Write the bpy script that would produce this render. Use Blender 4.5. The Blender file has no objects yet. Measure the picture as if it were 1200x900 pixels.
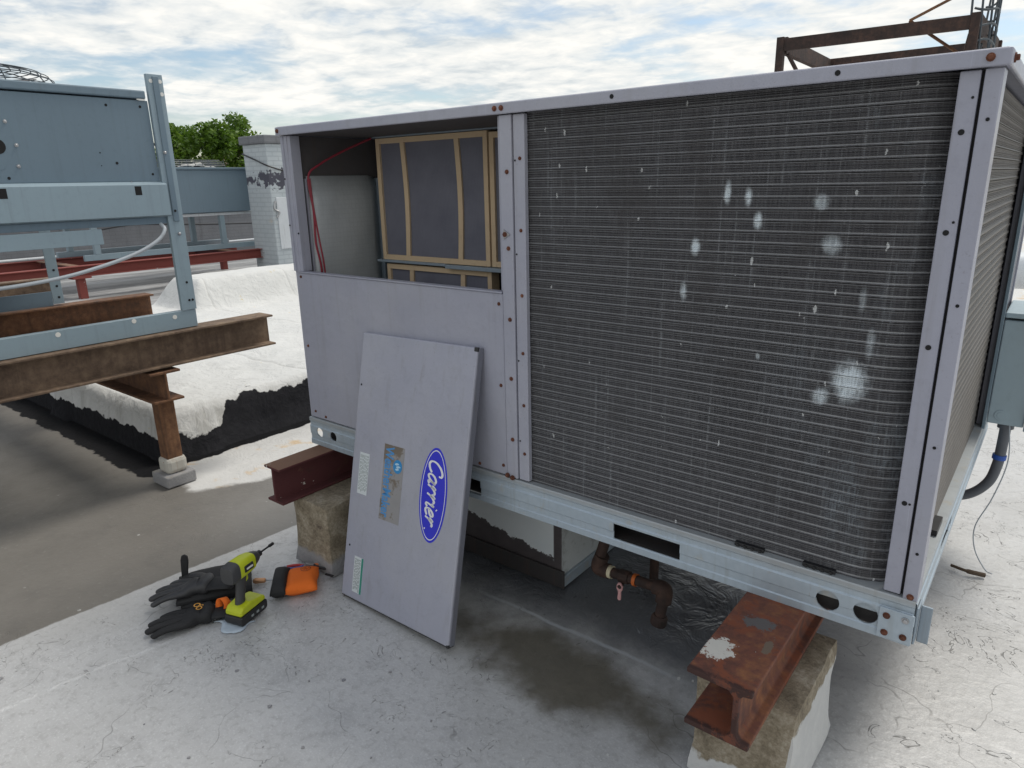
import bpy, bmesh, math, random
from mathutils import Vector, Matrix, noise as mnoise
rnd = random.Random(7)
S = bpy.context.scene
C = S.collection
R_ = math.radians

# ------------------------------------------------------------------ camera
cam = bpy.data.cameras.new('camera')
cam.lens = 24.295; cam.sensor_width = 36; cam.sensor_fit = 'HORIZONTAL'
cam.clip_start = 0.05; cam.clip_end = 6000
camo = bpy.data.objects.new('camera', cam); C.objects.link(camo)
_yaw, _pitch, _roll = 0.673711, -0.285321, -0.0216126
_f = Vector((-math.sin(_yaw)*math.cos(_pitch), math.cos(_yaw)*math.cos(_pitch), math.sin(_pitch)))
_r = Vector((math.cos(_yaw), math.sin(_yaw), 0)); _u = _r.cross(_f)
_r2 = math.cos(_roll)*_r + math.sin(_roll)*_u; _u2 = math.cos(_roll)*_u - math.sin(_roll)*_r
_m = Matrix((_r2, _u2, -_f)).transposed().to_4x4(); _m.translation = (2.3557, -1.5977, 1.4743)
camo.matrix_world = _m
S.camera = camo

# ------------------------------------------------------------------ sky and sun
SUN_AZ, SUN_EL = R_(14), R_(60)          # azimuth clockwise from +y
W = bpy.data.worlds.new('World'); S.world = W; W.use_nodes = True
wt = W.node_tree; wt.nodes.clear()
def wn(t, **k):
    n = wt.nodes.new(t)
    for a, b in k.items(): setattr(n, a, b)
    return n
def wl(a, b): wt.links.new(a, b)
def wmath(op, a, b=None, clamp=False):
    n = wn('ShaderNodeMath', operation=op, use_clamp=clamp)
    for i, v in enumerate((a, b)):
        if v is None: continue
        if isinstance(v, (int, float)): n.inputs[i].default_value = v
        else: wl(v, n.inputs[i])
    return n.outputs[0]
def wramp(fac, stops):
    n = wn('ShaderNodeValToRGB'); e = n.color_ramp.elements
    while len(e) < len(stops): e.new(0.5)
    for i, (p_, c_) in enumerate(stops):
        e[i].position = p_; e[i].color = (*c_, 1) if len(c_) == 3 else c_
    wl(fac, n.inputs[0]); return n.outputs[0]
sky = wn('ShaderNodeTexSky', sky_type='NISHITA'); sky.sun_disc = False
sky.sun_elevation = SUN_EL; sky.sun_rotation = SUN_AZ; sky.air_density = 1.1; sky.dust_density = 1.2
bg1 = wn('ShaderNodeBackground'); bg1.inputs[1].default_value = 0.10
wl(sky.outputs[0], bg1.inputs[0])
tc = wn('ShaderNodeTexCoord'); sx = wn('ShaderNodeSeparateXYZ'); wl(tc.outputs['Generated'], sx.inputs[0])
zz = wmath('ADD', wmath('MAXIMUM', sx.outputs[2], 0.0), 0.10)
cx = wmath('DIVIDE', sx.outputs[0], zz); cy = wmath('DIVIDE', sx.outputs[1], zz)
cb = wn('ShaderNodeCombineXYZ'); wl(cx, cb.inputs[0]); wl(cy, cb.inputs[1])
def wnoise(scale, detail, rough, off=(0, 0, 0), dist=0.0):
    mp = wn('ShaderNodeMapping'); mp.inputs['Location'].default_value = off; wl(cb.outputs[0], mp.inputs[0])
    n = wn('ShaderNodeTexNoise'); wl(mp.outputs[0], n.inputs['Vector'])
    n.inputs['Scale'].default_value = scale; n.inputs['Detail'].default_value = detail
    n.inputs['Roughness'].default_value = rough; n.inputs['Distortion'].default_value = dist
    return n.outputs['Fac']
n_big = wnoise(0.30, 2, 0.5, (3.1, 1.7, 0)); n_mid = wnoise(1.1, 5, 0.58, (0, 5, 0), 0.3); n_fin = wnoise(5.0, 4, 0.60, (9, 2, 4), 0.3)
cov = wmath('ADD', wmath('ADD', wmath('MULTIPLY', n_big, 0.80), wmath('MULTIPLY', n_mid, 0.80)), wmath('MULTIPLY', n_fin, 0.26))
mask = wramp(cov, [(0.76, (0, 0, 0)), (0.92, (0.94, 0.94, 0.94)), (1.0, (1, 1, 1))])
lowfade = wramp(sx.outputs[2], [(0.075, (0.35, 0.35, 0.35)), (0.10, (1, 1, 1))])
mask2 = wmath('MULTIPLY', mask, lowfade)
shade = wramp(wmath('ADD', wmath('MULTIPLY', n_mid, 0.5), wmath('MULTIPLY', n_fin, 0.5)), [(0.36, (0.58, 0.63, 0.66)), (0.48, (0.82, 0.84, 0.83)), (0.60, (1.0, 0.98, 0.93))])
bg2 = wn('ShaderNodeBackground'); bg2.inputs[1].default_value = 0.78; wl(shade, bg2.inputs[0])
mx = wn('ShaderNodeMixShader'); wl(mask2, mx.inputs[0]); wl(bg1.outputs[0], mx.inputs[1]); wl(bg2.outputs[0], mx.inputs[2])
wo = wn('ShaderNodeOutputWorld'); wl(mx.outputs[0], wo.inputs[0])

sun = bpy.data.lights.new('sun', 'SUN'); sun.energy = 1.5; sun.angle = R_(18); sun.color = (1.0, 0.95, 0.86)
suno = bpy.data.objects.new('sun', sun); C.objects.link(suno)
_sd = Vector((math.sin(SUN_AZ)*math.cos(SUN_EL), math.cos(SUN_AZ)*math.cos(SUN_EL), math.sin(SUN_EL)))
suno.rotation_euler = (-_sd).to_track_quat('-Z', 'Y').to_euler(); suno.location = _sd*30
S.view_settings.view_transform = 'Standard'; S.view_settings.look = 'None'
S.view_settings.exposure = 0.42; S.view_settings.gamma = 1; S.view_settings.use_curve_mapping = False

S.cycles.max_bounces = 6; S.cycles.diffuse_bounces = 3; S.cycles.glossy_bounces = 2; S.cycles.transmission_bounces = 2; S.cycles.caustics_reflective = False; S.cycles.caustics_refractive = False

# ------------------------------------------------------------------ material helpers
class NT:
    def __init__(s, name):
        s.m = bpy.data.materials.new(name); s.m.use_nodes = True; s.t = s.m.node_tree
        s.b = s.t.nodes['Principled BSDF']
        s.geo = s.t.nodes.new('ShaderNodeNewGeometry'); s.P = s.geo.outputs['Position']
        tcn = s.t.nodes.new('ShaderNodeTexCoord'); s.O = tcn.outputs['Object']
        s.sep = None
    def xyz(s, v=None):
        n = s.t.nodes.new('ShaderNodeSeparateXYZ'); s.t.links.new(v or s.P, n.inputs[0]); return n.outputs
    def put(s, sock, v):
        if isinstance(v, (int, float)):
            sock.default_value = v if not hasattr(sock.default_value, '__len__') else (v, v, v, 1)[:len(sock.default_value)]
        elif isinstance(v, (tuple, list)): sock.default_value = tuple(v) + ((1,) if len(v) == 3 and len(sock.default_value) == 4 else ())
        else: s.t.links.new(v, sock)
    def math(s, op, a, b=0.0, clamp=False, c=None):
        n = s.t.nodes.new('ShaderNodeMath'); n.operation = op; n.use_clamp = clamp
        s.put(n.inputs[0], a); s.put(n.inputs[1], b)
        if c is not None: s.put(n.inputs[2], c)
        return n.outputs[0]
    def mul(s, a, b): return s.math('MULTIPLY', a, b)
    def add(s, a, b): return s.math('ADD', a, b)
    def sub(s, a, b): return s.math('SUBTRACT', a, b)
    def step(s, v, lo, hi):           # smoothstep
        n = s.t.nodes.new('ShaderNodeMapRange'); n.interpolation_type = 'SMOOTHSTEP'
        s.put(n.inputs[0], v); s.put(n.inputs[1], lo); s.put(n.inputs[2], hi); return n.outputs[0]
    def mix(s, f, a, b, blend='MIX'):
        n = s.t.nodes.new('ShaderNodeMix'); n.data_type = 'RGBA'; n.blend_type = blend
        s.put(n.inputs[0], f); s.put(n.inputs[6], a); s.put(n.inputs[7], b); return n.outputs[2]
    def map(s, v=None, scale=(1, 1, 1), loc=(0, 0, 0), rot=(0, 0, 0)):
        n = s.t.nodes.new('ShaderNodeMapping'); s.put(n.inputs[0], v or s.P)
        n.inputs['Scale'].default_value = scale; n.inputs['Location'].default_value = loc; n.inputs['Rotation'].default_value = rot
        return n.outputs[0]
    def noise(s, scale, detail=4, rough=0.55, v=None, dist=0.0, col=False):
        n = s.t.nodes.new('ShaderNodeTexNoise'); s.put(n.inputs['Vector'], v or s.P)
        n.inputs['Scale'].default_value = scale; n.inputs['Detail'].default_value = detail
        n.inputs['Roughness'].default_value = rough; n.inputs['Distortion'].default_value = dist
        return n.outputs['Color' if col else 'Fac']
    def vor(s, scale, v=None, feat='DISTANCE_TO_EDGE', rand=1.0):
        n = s.t.nodes.new('ShaderNodeTexVoronoi'); n.feature = feat; s.put(n.inputs['Vector'], v or s.P)
        n.inputs['Scale'].default_value = scale; n.inputs['Randomness'].default_value = rand
        return n.outputs['Distance']
    def ramp(s, f, stops, interp='LINEAR'):
        n = s.t.nodes.new('ShaderNodeValToRGB'); n.color_ramp.interpolation = interp; e = n.color_ramp.elements
        while len(e) < len(stops): e.new(0.5)
        for i, (p_, c_) in enumerate(stops):
            e[i].position = p_; e[i].color = (c_, c_, c_, 1) if isinstance(c_, (int, float)) else (*c_, 1)
        s.put(n.inputs[0], f); return n.outputs[0]
    def warp(s, amt, scale, v=None):
        n = s.noise(scale, 3, 0.5, v, col=True)
        a = s.t.nodes.new('ShaderNodeVectorMath'); a.operation = 'SUBTRACT'; s.put(a.inputs[0], n); a.inputs[1].default_value = (.5, .5, .5)
        b = s.t.nodes.new('ShaderNodeVectorMath'); b.operation = 'SCALE'; s.put(b.inputs[0], a.outputs[0]); b.inputs['Scale'].default_value = amt
        c = s.t.nodes.new('ShaderNodeVectorMath'); c.operation = 'ADD'; s.put(c.inputs[0], v or s.P); s.put(c.inputs[1], b.outputs[0])
        return c.outputs[0]
    def out(s, col, rough=0.6, metal=0.0, bump=None, bstr=0.3, bdist=0.004, spec=0.5, **kw):
        s.put(s.b.inputs['Base Color'], col); s.put(s.b.inputs['Roughness'], rough); s.put(s.b.inputs['Metallic'], metal)
        s.b.inputs['Specular IOR Level'].default_value = spec
        for k, v in kw.items(): s.put(s.b.inputs[k.replace('_', ' ')], v)
        if bump is not None:
            n = s.t.nodes.new('ShaderNodeBump'); n.inputs['Strength'].default_value = bstr; n.inputs['Distance'].default_value = bdist
            s.put(n.inputs['Height'], bump); s.t.links.new(n.outputs[0], s.b.inputs['Normal'])
        return s.m

def sc(c, k): return tuple(min(1, x*k) for x in c)
MT = {}
def paint(name, c, rough=0.45, dirt=(0.16, 0.14, 0.12), damt=0.35, metal=0.0, var=0.12, bstr=0.06, rust=0.0, streak=True):
    n = NT(name)
    a = n.noise(3.0, 4, .6); b = n.noise(38, 4, .6)
    col = n.mix(a, sc(c, 1-var), sc(c, 1+var))
    col = n.mix(n.mul(n.step(b, .52, .78), .35), col, sc(c, .78))
    st = n.noise(1.0, 5, .65, n.map(scale=(34, 34, 1.6))) if streak else n.noise(6, 5, .65)
    col = n.mix(n.mul(n.step(st, .50, .80), damt), col, dirt)
    if rust:
        r = n.noise(17, 6, .7); col = n.mix(n.step(r, .70-rust*.1, .74-rust*.1), col, (.20, .075, .03))
    if name == 'unit_paint':
        sc1 = n.noise(1.0, 2, .5, n.map(scale=(260, 260, 5), rot=(.25, .18, 0))); col = n.mix(n.mul(n.step(sc1, .715, .735), .35), col, sc(c, 1.45))
        chk = n.noise(1.1, 4, .7, n.map(loc=(3, 2, 8))); col = n.mix(n.mul(n.step(chk, .40, .68), .40), col, (.44, .44, .475))
        gr = n.noise(120, 2, .6); col = n.mix(n.mul(n.step(gr, .64, .74), .25), col, (.16, .15, .15))
    rg = n.add(rough, n.mul(n.sub(b, .5), .25))
    MT[name] = n.out(col, rg, metal, n.add(n.mul(a, 1.0), n.mul(b, .15)), bstr, .01)
def metal_rust(name, c1, c2, c3, primer=None, pamt=0.5, dirtz=False):
    n = NT(name)
    a = n.noise(5, 6, .65); b = n.noise(26, 6, .7); st = n.noise(1.0, 5, .6, n.map(scale=(25, 25, 2.2)))
    col = n.ramp(n.add(n.mul(a, .5), n.mul(b, .5)), [(.34, c1), (.5, c2), (.66, c3)])
    col = n.mix(n.mul(n.step(st, .45, .7), .5), col, c1)
    if primer:
        k = n.noise(9, 7, .72, dist=.4)
        col = n.mix(n.step(k, pamt-.04, pamt+.04), primer, col)
        w = n.noise(6.5, 6, .75, n.map(loc=(4, 3, 1)))
        col = n.mix(n.step(w, .655, .675), col, (.60, .57, .52))
    if name == 'red_primer':
        x, y, z = n.xyz()
        for (px, py, rx, ry, pc) in ((1.872, -.262, .052, .050, (.62, .60, .55)), (1.915, -.115, .050, .030, (.12, .11, .11)), (1.965, -.19, .012, .05, (.16, .12, .09))):
            ex = n.math('DIVIDE', n.sub(x, px), rx); ey = n.math('DIVIDE', n.sub(y, py), ry)
            d = n.add(n.math('SQRT', n.add(n.mul(ex, ex), n.mul(ey, ey))), n.mul(n.sub(n.noise(38, 5, .75), .5), 2.2))
            col = n.mix(n.mul(n.sub(1.0, n.step(d, .62, .74)), n.math('GREATER_THAN', z, .43)), col, pc)
        endm = n.step(n.sub(-.350, y), -.008, .006); col = n.mix(n.mul(endm, n.add(.35, n.step(b, .42, .55))), col, (.05, .022, .018))
    if name == 'maroon':
        x, y, z = n.xyz(); col = n.mix(n.mul(n.step(z, .4385, .4392), n.add(.6, n.mul(a, .5))), col, (.21, .115, .07))
    MT[name] = n.out(col, .82, .0, n.add(b, a), .45, .004)

# unit paint: faded grey-lavender
paint('unit_paint', (.345, .352, .425), .40, (.20, .19, .185), .34, var=.12, bstr=.9)
paint('unit_paint_dark', (.16, .165, .20), .5)
paint('blue_paint', (.150, .210, .260), .5, (.09, .12, .14), .3, var=.08)
paint('blue_light', (.265, .345, .395), .5, (.14, .17, .19), .3, var=.08)
paint('box_paint', (.34, .43, .48), .5, (.2, .22, .22), .2, streak=False)
paint('white_duct', (.66, .69, .72), .5)
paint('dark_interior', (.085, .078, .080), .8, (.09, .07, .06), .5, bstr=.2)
paint('bracket', (.30, .36, .42), .45, metal=.3)
paint('black_plastic', (.018, .018, .02), .45, (.05, .05, .05), .15, streak=False)
paint('dark_grey_plastic', (.05, .05, .052), .5, (.08, .08, .08), .15, streak=False)
paint('lime_plastic', (.52, .58, .015), .42, (.35, .38, .03), .15, streak=False)
paint('orange_cloth', (.80, .16, .015), .85, (.5, .12, .03), .3, bstr=.2, streak=False)
paint('pale_cloth', (.50, .58, .66), .9, (.4, .45, .5), .3, streak=False)
paint('cable_grey', (.42, .46, .50), .5, streak=False)
paint('pvc_grey', (.115, .125, .145), .5, streak=False)
paint('copper', (.55, .30, .16), .4, metal=.6, streak=False)
paint('steel', (.45, .45, .46), .35, metal=.8, streak=False)
paint('red_wire', (.26, .02, .04), .5, streak=False)
paint('blue_tape', (.03, .10, .42), .5, streak=False)
paint('pink_valve', (.72, .40, .40), .55, streak=False)
paint('tape_yellow', (.78, .70, .50), .6, streak=False)
paint('orange_tag', (.62, .15, .03), .6, streak=False)
paint('old_white', (.52, .50, .45), .8, (.30, .17, .08), .6, rust=.8)
paint('cardboard', (.62, .47, .31), .9, (.25, .17, .10), .35, streak=False)
paint('dark_steel', (.055, .05, .05), .6, (.12, .07, .05), .5)
paint('wire_dark', (.06, .075, .09), .5, streak=False)
metal_rust('rust', (.055, .03, .02), (.15, .07, .035), (.27, .135, .065))
metal_rust('rust_pale', (.075, .048, .034), (.165, .112, .076), (.27, .19, .125))
metal_rust('rust_screw', (.05, .02, .012), (.13, .045, .025), (.24, .09, .045))
metal_rust('red_primer', (.06, .03, .025), (.16, .06, .04), (.30, .125, .05), (.205, .062, .030), .46)
metal_rust('maroon', (.04, .018, .018), (.09, .03, .026), (.15, .06, .045), (.085, .022, .024), .60)
metal_rust('far_red', (.10, .03, .025), (.20, .06, .045), (.26, .08, .06), (.22, .055, .045), .66)
metal_rust('black_iron', (.02, .015, .014), (.05, .03, .025), (.10, .055, .04))

n = NT('galvanised')
v1 = n.vor(60, feat='F1'); a = n.noise(7, 5, .6); st = n.noise(1, 5, .65, n.map(scale=(40, 40, 3)))
col = n.mix(a, (.36, .43, .50), (.53, .60, .66)); col = n.mix(n.mul(v1, .35), col, (.32, .39, .45))
col = n.mix(n.mul(n.step(st, .52, .75), .45), col, (.30, .32, .32))
x, y, z = n.xyz()
col = n.mix(n.mul(n.step(n.noise(11, 4, .7), .56, .70), .55), col, (.46, .43, .37))
rt = n.noise(1, 4, .7, n.map(scale=(55, 55, 5), loc=(3, 0, 0))); col = n.mix(n.mul(n.step(rt, .64, .74), .55), col, (.24, .15, .09))
col = n.mix(n.mul(n.step(n.add(z, n.mul(a, .03)), .545, .566), .45), col, (.34, .31, .27))
MT['galvanised'] = n.out(col, n.add(.38, n.mul(a, .25)), .35, a, .08, .004)

n = NT('foil_insulation')
x, y, z = n.xyz()
g1 = n.step(n.math('ABSOLUTE', n.sub(n.math('FRACT', n.mul(z, 55)), .5)), .36, .48); g2 = n.step(n.math('ABSOLUTE', n.sub(n.math('FRACT', n.mul(y, 55)), .5)), .38, .5)
a = n.noise(6, 5, .6)
col = n.mix(a, (.46, .49, .51), (.70, .73, .75)); col = n.mix(n.mul(n.math('MAXIMUM', g1, g2), .09), col, (.18, .2, .21))
MT['foil_insulation'] = n.out(col, .55, .25, n.add(a, n.mul(n.noise(25, 3), .4)), .4, .01)

n = NT('filter_media')
a = n.noise(9, 5, .6); x, y, z = n.xyz()
col = n.mix(a, (.115, .118, .155), (.20, .202, .245))
wv = n.math('SINE', n.mul(x, 900)); col = n.mix(n.mul(n.step(wv, .2, 1), .18), col, (.05, .05, .06))
MT['filter_media'] = n.out(col, .95, 0, n.add(n.noise(60, 3), a), .35, .004)

# condenser fins: dark aluminium fin edges, brighter at each tube row, battered and flattened patches
n = NT('coil_fins')
x, y, z = n.xyz()
fz = n.math('FRACT', n.math('DIVIDE', n.sub(z, .560), .0256))
line = n.step(n.math('ABSOLUTE', n.sub(fz, .5)), .40, .47)
fine = n.step(n.math('ABSOLUTE', n.sub(n.math('FRACT', n.mul(fz, 4)), .5)), .22, .42)
pat = n.noise(2.2, 4, .6); spk = n.noise(55, 2, .6); vst = n.noise(1, 3, .7, n.map(scale=(130, 130, 2.5)))
vfine = n.noise(1, 2, .6, n.map(scale=(300, 300, 20)))
right = n.step(x, 1.35, 2.15)
base = n.mix(pat, (.040, .039, .043), (.082, .079, .084))
base = n.mix(n.mul(n.step(vfine, .44, .60), .70), base, (.140, .137, .145))
base = n.mix(n.mul(fine, n.sub(.70, n.mul(right, .38))), base, (.225, .23, .245))
lc = n.mix(n.noise(14, 3, .6), (.26, .26, .265), (.52, .525, .54))
col = n.mix(n.mul(line, n.mul(n.add(.26, n.mul(right, .36)), n.add(.45, n.mul(pat, 1.0)))), base, lc)
gap = n.step(n.math('ABSOLUTE', n.sub(fz, .5)), .30, .38); gap = n.mul(gap, n.sub(1.0, n.step(n.math('ABSOLUTE', n.sub(fz, .5)), .38, .42)))
col = n.mix(n.mul(gap, .32), col, (.040, .038, .038))
col = n.mix(n.mul(n.step(vst, .58, .72), .45), col, (.42, .44, .46))
lint = n.noise(4, 5, .72, n.map(scale=(1, 1, .6))); col = n.mix(n.mul(n.step(lint, .50, .66), .45), col, (.085, .080, .082))
sidey = n.step(y, .12, .22); col = n.mix(n.mul(sidey, .68), col, n.mix(pat, (.10, .088, .075), (.17, .152, .132)))
haze_ = n.mul(n.mul(n.step(n.noise(3.2, 5, .7, n.map(scale=(1, 1, .55), loc=(1.3, 0, .4))), .47, .66), n.step(x, 1.75, 2.08)), n.sub(1.0, sidey))
col = n.mix(n.mul(haze_, n.mul(n.step(vfine, .38, .60), .40)), col, (.36, .42, .47))
# flattened, shiny patches on the fins (x, z, radius x, radius z, strength)
spots = [(1.715, 1.438, .009, .030, .9), (1.765, 1.428, .010, .022, .9), (1.790, 1.377, .011, .022, 1.), (1.642, 1.312, .013, .024, .9),
         (1.617, 1.200, .010, .026, .7), (1.925, 1.415, .018, .018, .6), (1.955, 1.325, .024, .024, .6), (2.022, 1.030, .040, .050, 1.),
         (1.965, .985, .022, .022, .7), (2.03, 1.215, .008, .03, .35), (2.055, 1.12, .01, .04, .4), (1.815, 1.06, .006, .01, .7)]
nz = n.noise(34, 4, .7); tot = None
for (px, pz, rx, rz, k) in spots:
    ex = n.math('DIVIDE', n.sub(x, px), rx); ez = n.math('DIVIDE', n.sub(z, pz), rz)
    d = n.math('SQRT', n.add(n.mul(ex, ex), n.mul(ez, ez)))
    d = n.add(d, n.mul(n.sub(nz, .5), 1.1))
    mk = n.mul(n.sub(1.0, n.step(d, .30, 1.20)), k)
    tot = mk if tot is None else n.math('MAXIMUM', tot, mk)
tot = n.mul(tot, n.add(.70, n.mul(n.step(vfine, .35, .6), .55)))
tot = n.mul(tot, n.step(y, .2, .1))
col = n.mix(n.math('MINIMUM', tot, 1.0), col, (.70, .76, .80))
def chips(scale, stretch, keep, size, loc):
    vn = n.t.nodes.new('ShaderNodeTexVoronoi'); n.put(vn.inputs['Vector'], n.map(n.warp(.012, 60), scale=(1, .0, stretch), loc=loc)); vn.inputs['Scale'].default_value = scale
    sc3 = n.t.nodes.new('ShaderNodeSeparateColor'); n.t.links.new(vn.outputs['Color'], sc3.inputs[0])
    return n.mul(n.math('LESS_THAN', vn.outputs['Distance'], n.mul(sc3.outputs[0], size)), n.math('GREATER_THAN', sc3.outputs[1], keep))
sp = n.math('MAXIMUM', n.math('MAXIMUM', chips(20, .5, .66, .075, (0, 0, 0)), chips(46, .3, .80, .13, (3, 0, 1))), chips(9, .6, .70, .035, (1, 0, 5)))
sp = n.mul(sp, n.step(y, .2, .1))
col = n.mix(n.mul(sp, .85), col, (.68, .69, .69))
MT['coil_fins'] = n.out(col, .55, .15, n.add(n.mul(vfine, .8), n.mul(spk, .3)), .35, .003)

# roof: silver coating, dirty bare strip, white coating, algae stain, cracks
n = NT('roof_coating')
x, y, z = n.xyz()
big = n.noise(1.3, 5, .6); mid = n.noise(6, 4, .65); fin = n.noise(45, 3, .65); vf = n.noise(160, 1, .6)
silver = n.mix(big, (.455, .455, .458), (.58, .578, .575))
silver = n.mix(n.mul(n.step(mid, .45, .75), .45), silver, (.34, .34, .345))
silver = n.mix(n.mul(n.step(fin, .48, .70), .38), silver, (.30, .295, .29))
silver = n.mix(n.mul(n.step(vf, .56, .68), .35), silver, (.68, .69, .69))
# area to the right of the unit, whiter
wr = n.step(n.add(x, n.mul(n.sub(mid, .5), .6)), 2.15, 2.9)
wr = n.mul(n.math('MAXIMUM', wr, n.step(y, 1.9, 3.4)), .7)
silver = n.mix(n.mul(wr, .75), silver, n.mix(mid, (.42, .42, .415), (.60, .60, .59)))
# cracks
cl = n.noise(2.3, 3, .6, n.map(loc=(5, 1, 0))); ca = n.noise(4.4, 4, .68, n.map(scale=(1, 1.35, 1)), .7)
rt_ = n.step(x, 1.95, 2.35)
ck1 = n.mul(n.sub(1.0, n.step(n.math('ABSOLUTE', n.sub(ca, .5)), .0008, n.add(.0044, n.mul(rt_, .0022)))), n.step(n.add(n.add(n.mul(cl, .6), n.mul(mid, .4)), n.mul(rt_, .045)), .488, .55))
hv = n.vor(2.1, n.warp(.42, 3.2)); hair = n.mul(n.sub(1.0, n.step(hv, .0015, .0062)), n.step(n.add(n.mul(cl, -.5), n.mul(mid, .5)), -.02, .05))
ck = n.math('MAXIMUM', n.mul(ck1, n.add(.72, n.mul(rt_, .2))), n.mul(hair, .55))
smg = n.noise(1.05, 5, .68, n.map(loc=(7, 3, 0))); silver = n.mix(n.mul(n.step(smg, .46, .66), .42), silver, (.38, .375, .365))
scf = n.noise(1.0, 3, .6, n.map(scale=(4, 60, 1), rot=(0, 0, .6))); silver = n.mix(n.mul(n.step(scf, .60, .74), .22), silver, (.70, .70, .70))
# bits of black grit and bare nicks
nick = n.mul(n.math('LESS_THAN', n.vor(26, n.warp(.05, 20, n.map(scale=(1, .45, 1), rot=(0, 0, .5))), 'F1'), .085), n.step(n.sub(cl, n.mul(mid, .3)), .30, .40))
ck = n.math('MAXIMUM', ck, n.mul(nick, .7))
silver = n.mix(n.mul(ck, .82), silver, (.10, .095, .09))
# damp, dirty coating below the unit, its shade painted in as darker colour
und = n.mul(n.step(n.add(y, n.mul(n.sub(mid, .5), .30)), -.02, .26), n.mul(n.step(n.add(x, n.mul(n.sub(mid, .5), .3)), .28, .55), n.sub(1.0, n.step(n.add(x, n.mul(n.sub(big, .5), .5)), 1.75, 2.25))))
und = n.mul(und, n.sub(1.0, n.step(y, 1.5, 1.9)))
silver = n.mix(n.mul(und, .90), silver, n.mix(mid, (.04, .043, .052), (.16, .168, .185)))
# algae stain
ax_ = n.math('DIVIDE', n.sub(x, 1.30), .47); ay_ = n.math('DIVIDE', n.sub(y, n.add(-.085, n.mul(n.sub(x, 1.3), -.03))), .17)
ad = n.add(n.math('SQRT', n.add(n.mul(ax_, ax_), n.mul(ay_, ay_))), n.mul(n.sub(n.noise(5.5, 5, .6), .5), 1.5))
alg = n.sub(1.0, n.step(ad, .45, 1.25))
silver = n.mix(n.mul(alg, .90), silver, n.mix(n.noise(13, 5, .7), (.055, .048, .032), (.165, .145, .105)))
# pale dried tide-line just under the unit's front edge
tl = n.math('ABSOLUTE', n.sub(n.add(y, n.mul(n.sub(n.noise(3, 3), .5), .05)), .10))
tl = n.mul(n.sub(1.0, n.step(tl, .002, .012)), n.mul(n.step(x, .75, 1.0), n.sub(1.0, n.step(x, 1.5, 1.75))))
silver = n.mix(n.mul(tl, n.mul(mid, .8)), silver, (.66, .70, .74))
# lap seam in the coating
sl = n.math('ABSOLUTE', n.sub(n.add(x, n.mul(n.sub(n.noise(4, 3, .7), .5), .045)), n.add(.29, n.mul(y, .172))))
seam = n.mul(n.mul(n.sub(1.0, n.step(sl, .001, .014)), n.step(fin, .38, .55)), n.sub(1.0, n.step(y, -.85, -.66)))
silver = n.mix(n.mul(seam, .5), silver, (.70, .70, .70))
# dirty bare strip left of the coating
dirty = n.mix(n.noise(2.1, 4, .6), (.130, .120, .106), (.195, .182, .164))
dirty = n.mix(n.mul(n.step(mid, .45, .8), .35), dirty, (.09, .085, .08))
dirty = n.mix(n.mul(n.step(fin, .60, .74), .30), dirty, (.27, .265, .25))
pal = n.mul(n.step(n.add(x, n.mul(n.sub(big, .5), .8)), -1.0, -.3), n.step(n.add(y, n.mul(n.sub(mid, .5), .3)), -.45, .05))
dirty = n.mix(n.mul(pal, .4), dirty, (.27, .265, .255))
wn1 = n.math('LESS_THAN', n.vor(7.5, feat='F1'), .045); dirty = n.mix(n.mul(wn1, n.mul(n.step(fin, .4, .6), .8)), dirty, (.55, .55, .53))
edge = n.sub(n.add(x, n.mul(n.sub(n.noise(18, 4, .6), .5), .022)), n.add(-.198, n.mul(y, .063)))
isd = n.sub(1.0, n.step(edge, -.006, .006))
col = n.mix(isd, silver, dirty)
# white coating beside the raised slab
we = n.sub(n.add(x, n.mul(n.sub(n.noise(7, 5, .65), .5), .14)), n.add(-.873, n.mul(y, .554)))
isw = n.mul(n.sub(1.0, n.step(we, -.03, .03)), n.step(n.add(y, n.mul(n.sub(n.noise(9, 4), .5), .12)), -.11, -.07))
isw = n.mul(isw, n.math('GREATER_THAN', x, -1.9))
wcol = n.mix(mid, (.52, .515, .50), (.70, .69, .67))
rs = n.step(n.noise(4.4, 4, .6, n.map(loc=(1.9, 3.3, 0))), .55, .68)
wcol = n.mix(n.mul(rs, .7), wcol, (.62, .40, .16))
col = n.mix(isw, col, wcol)
# far roof: grey with streaks
far = n.sub(1.0, n.step(x, -5.4, -4.8))
fst = n.noise(1, 5, .65, n.map(scale=(3.5, .5, 1), rot=(0, 0, .3)))
fcol = n.mix(n.step(fst, .38, .66), (.18, .18, .18), (.42, .42, .42))
col = n.mix(far, col, fcol)
# tar around the slab foot
dx = n.math('MAXIMUM', n.add(x, 1.40), 0.0); dy = n.math('MAXIMUM', n.sub(-.01, y), 0.0)
td = n.add(n.math('SQRT', n.add(n.mul(dx, dx), n.mul(dy, dy))), n.mul(n.sub(n.noise(7, 4, .55), .5), .13))
tw = n.add(.09, n.mul(n.sub(1.0, n.step(y, -.05, .1)), .07))
ist = n.mul(n.sub(1.0, n.step(n.sub(td, tw), -.008, .008)), n.math('GREATER_THAN', x, -4.2))
col = n.mix(ist, col, n.mix(mid, (.008, .008, .009), (.022, .022, .024)))
hb = n.add(n.add(n.mul(mid, .8), n.mul(fin, .35)), n.mul(seam, .35))
hb = n.sub(hb, n.mul(ck1, .4))
hb = n.add(hb, n.mul(n.mul(n.step(y, .0, .25), n.sub(1.0, n.step(x, 1.7, 2.05))), n.mul(n.noise(9, 3, .7, dist=1.2), 2.0)))
rough = n.add(.46, n.mul(n.sub(mid, .5), .35)); rough = n.sub(rough, n.mul(und, .14)); rough = n.add(rough, n.mul(isd, .12))
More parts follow.
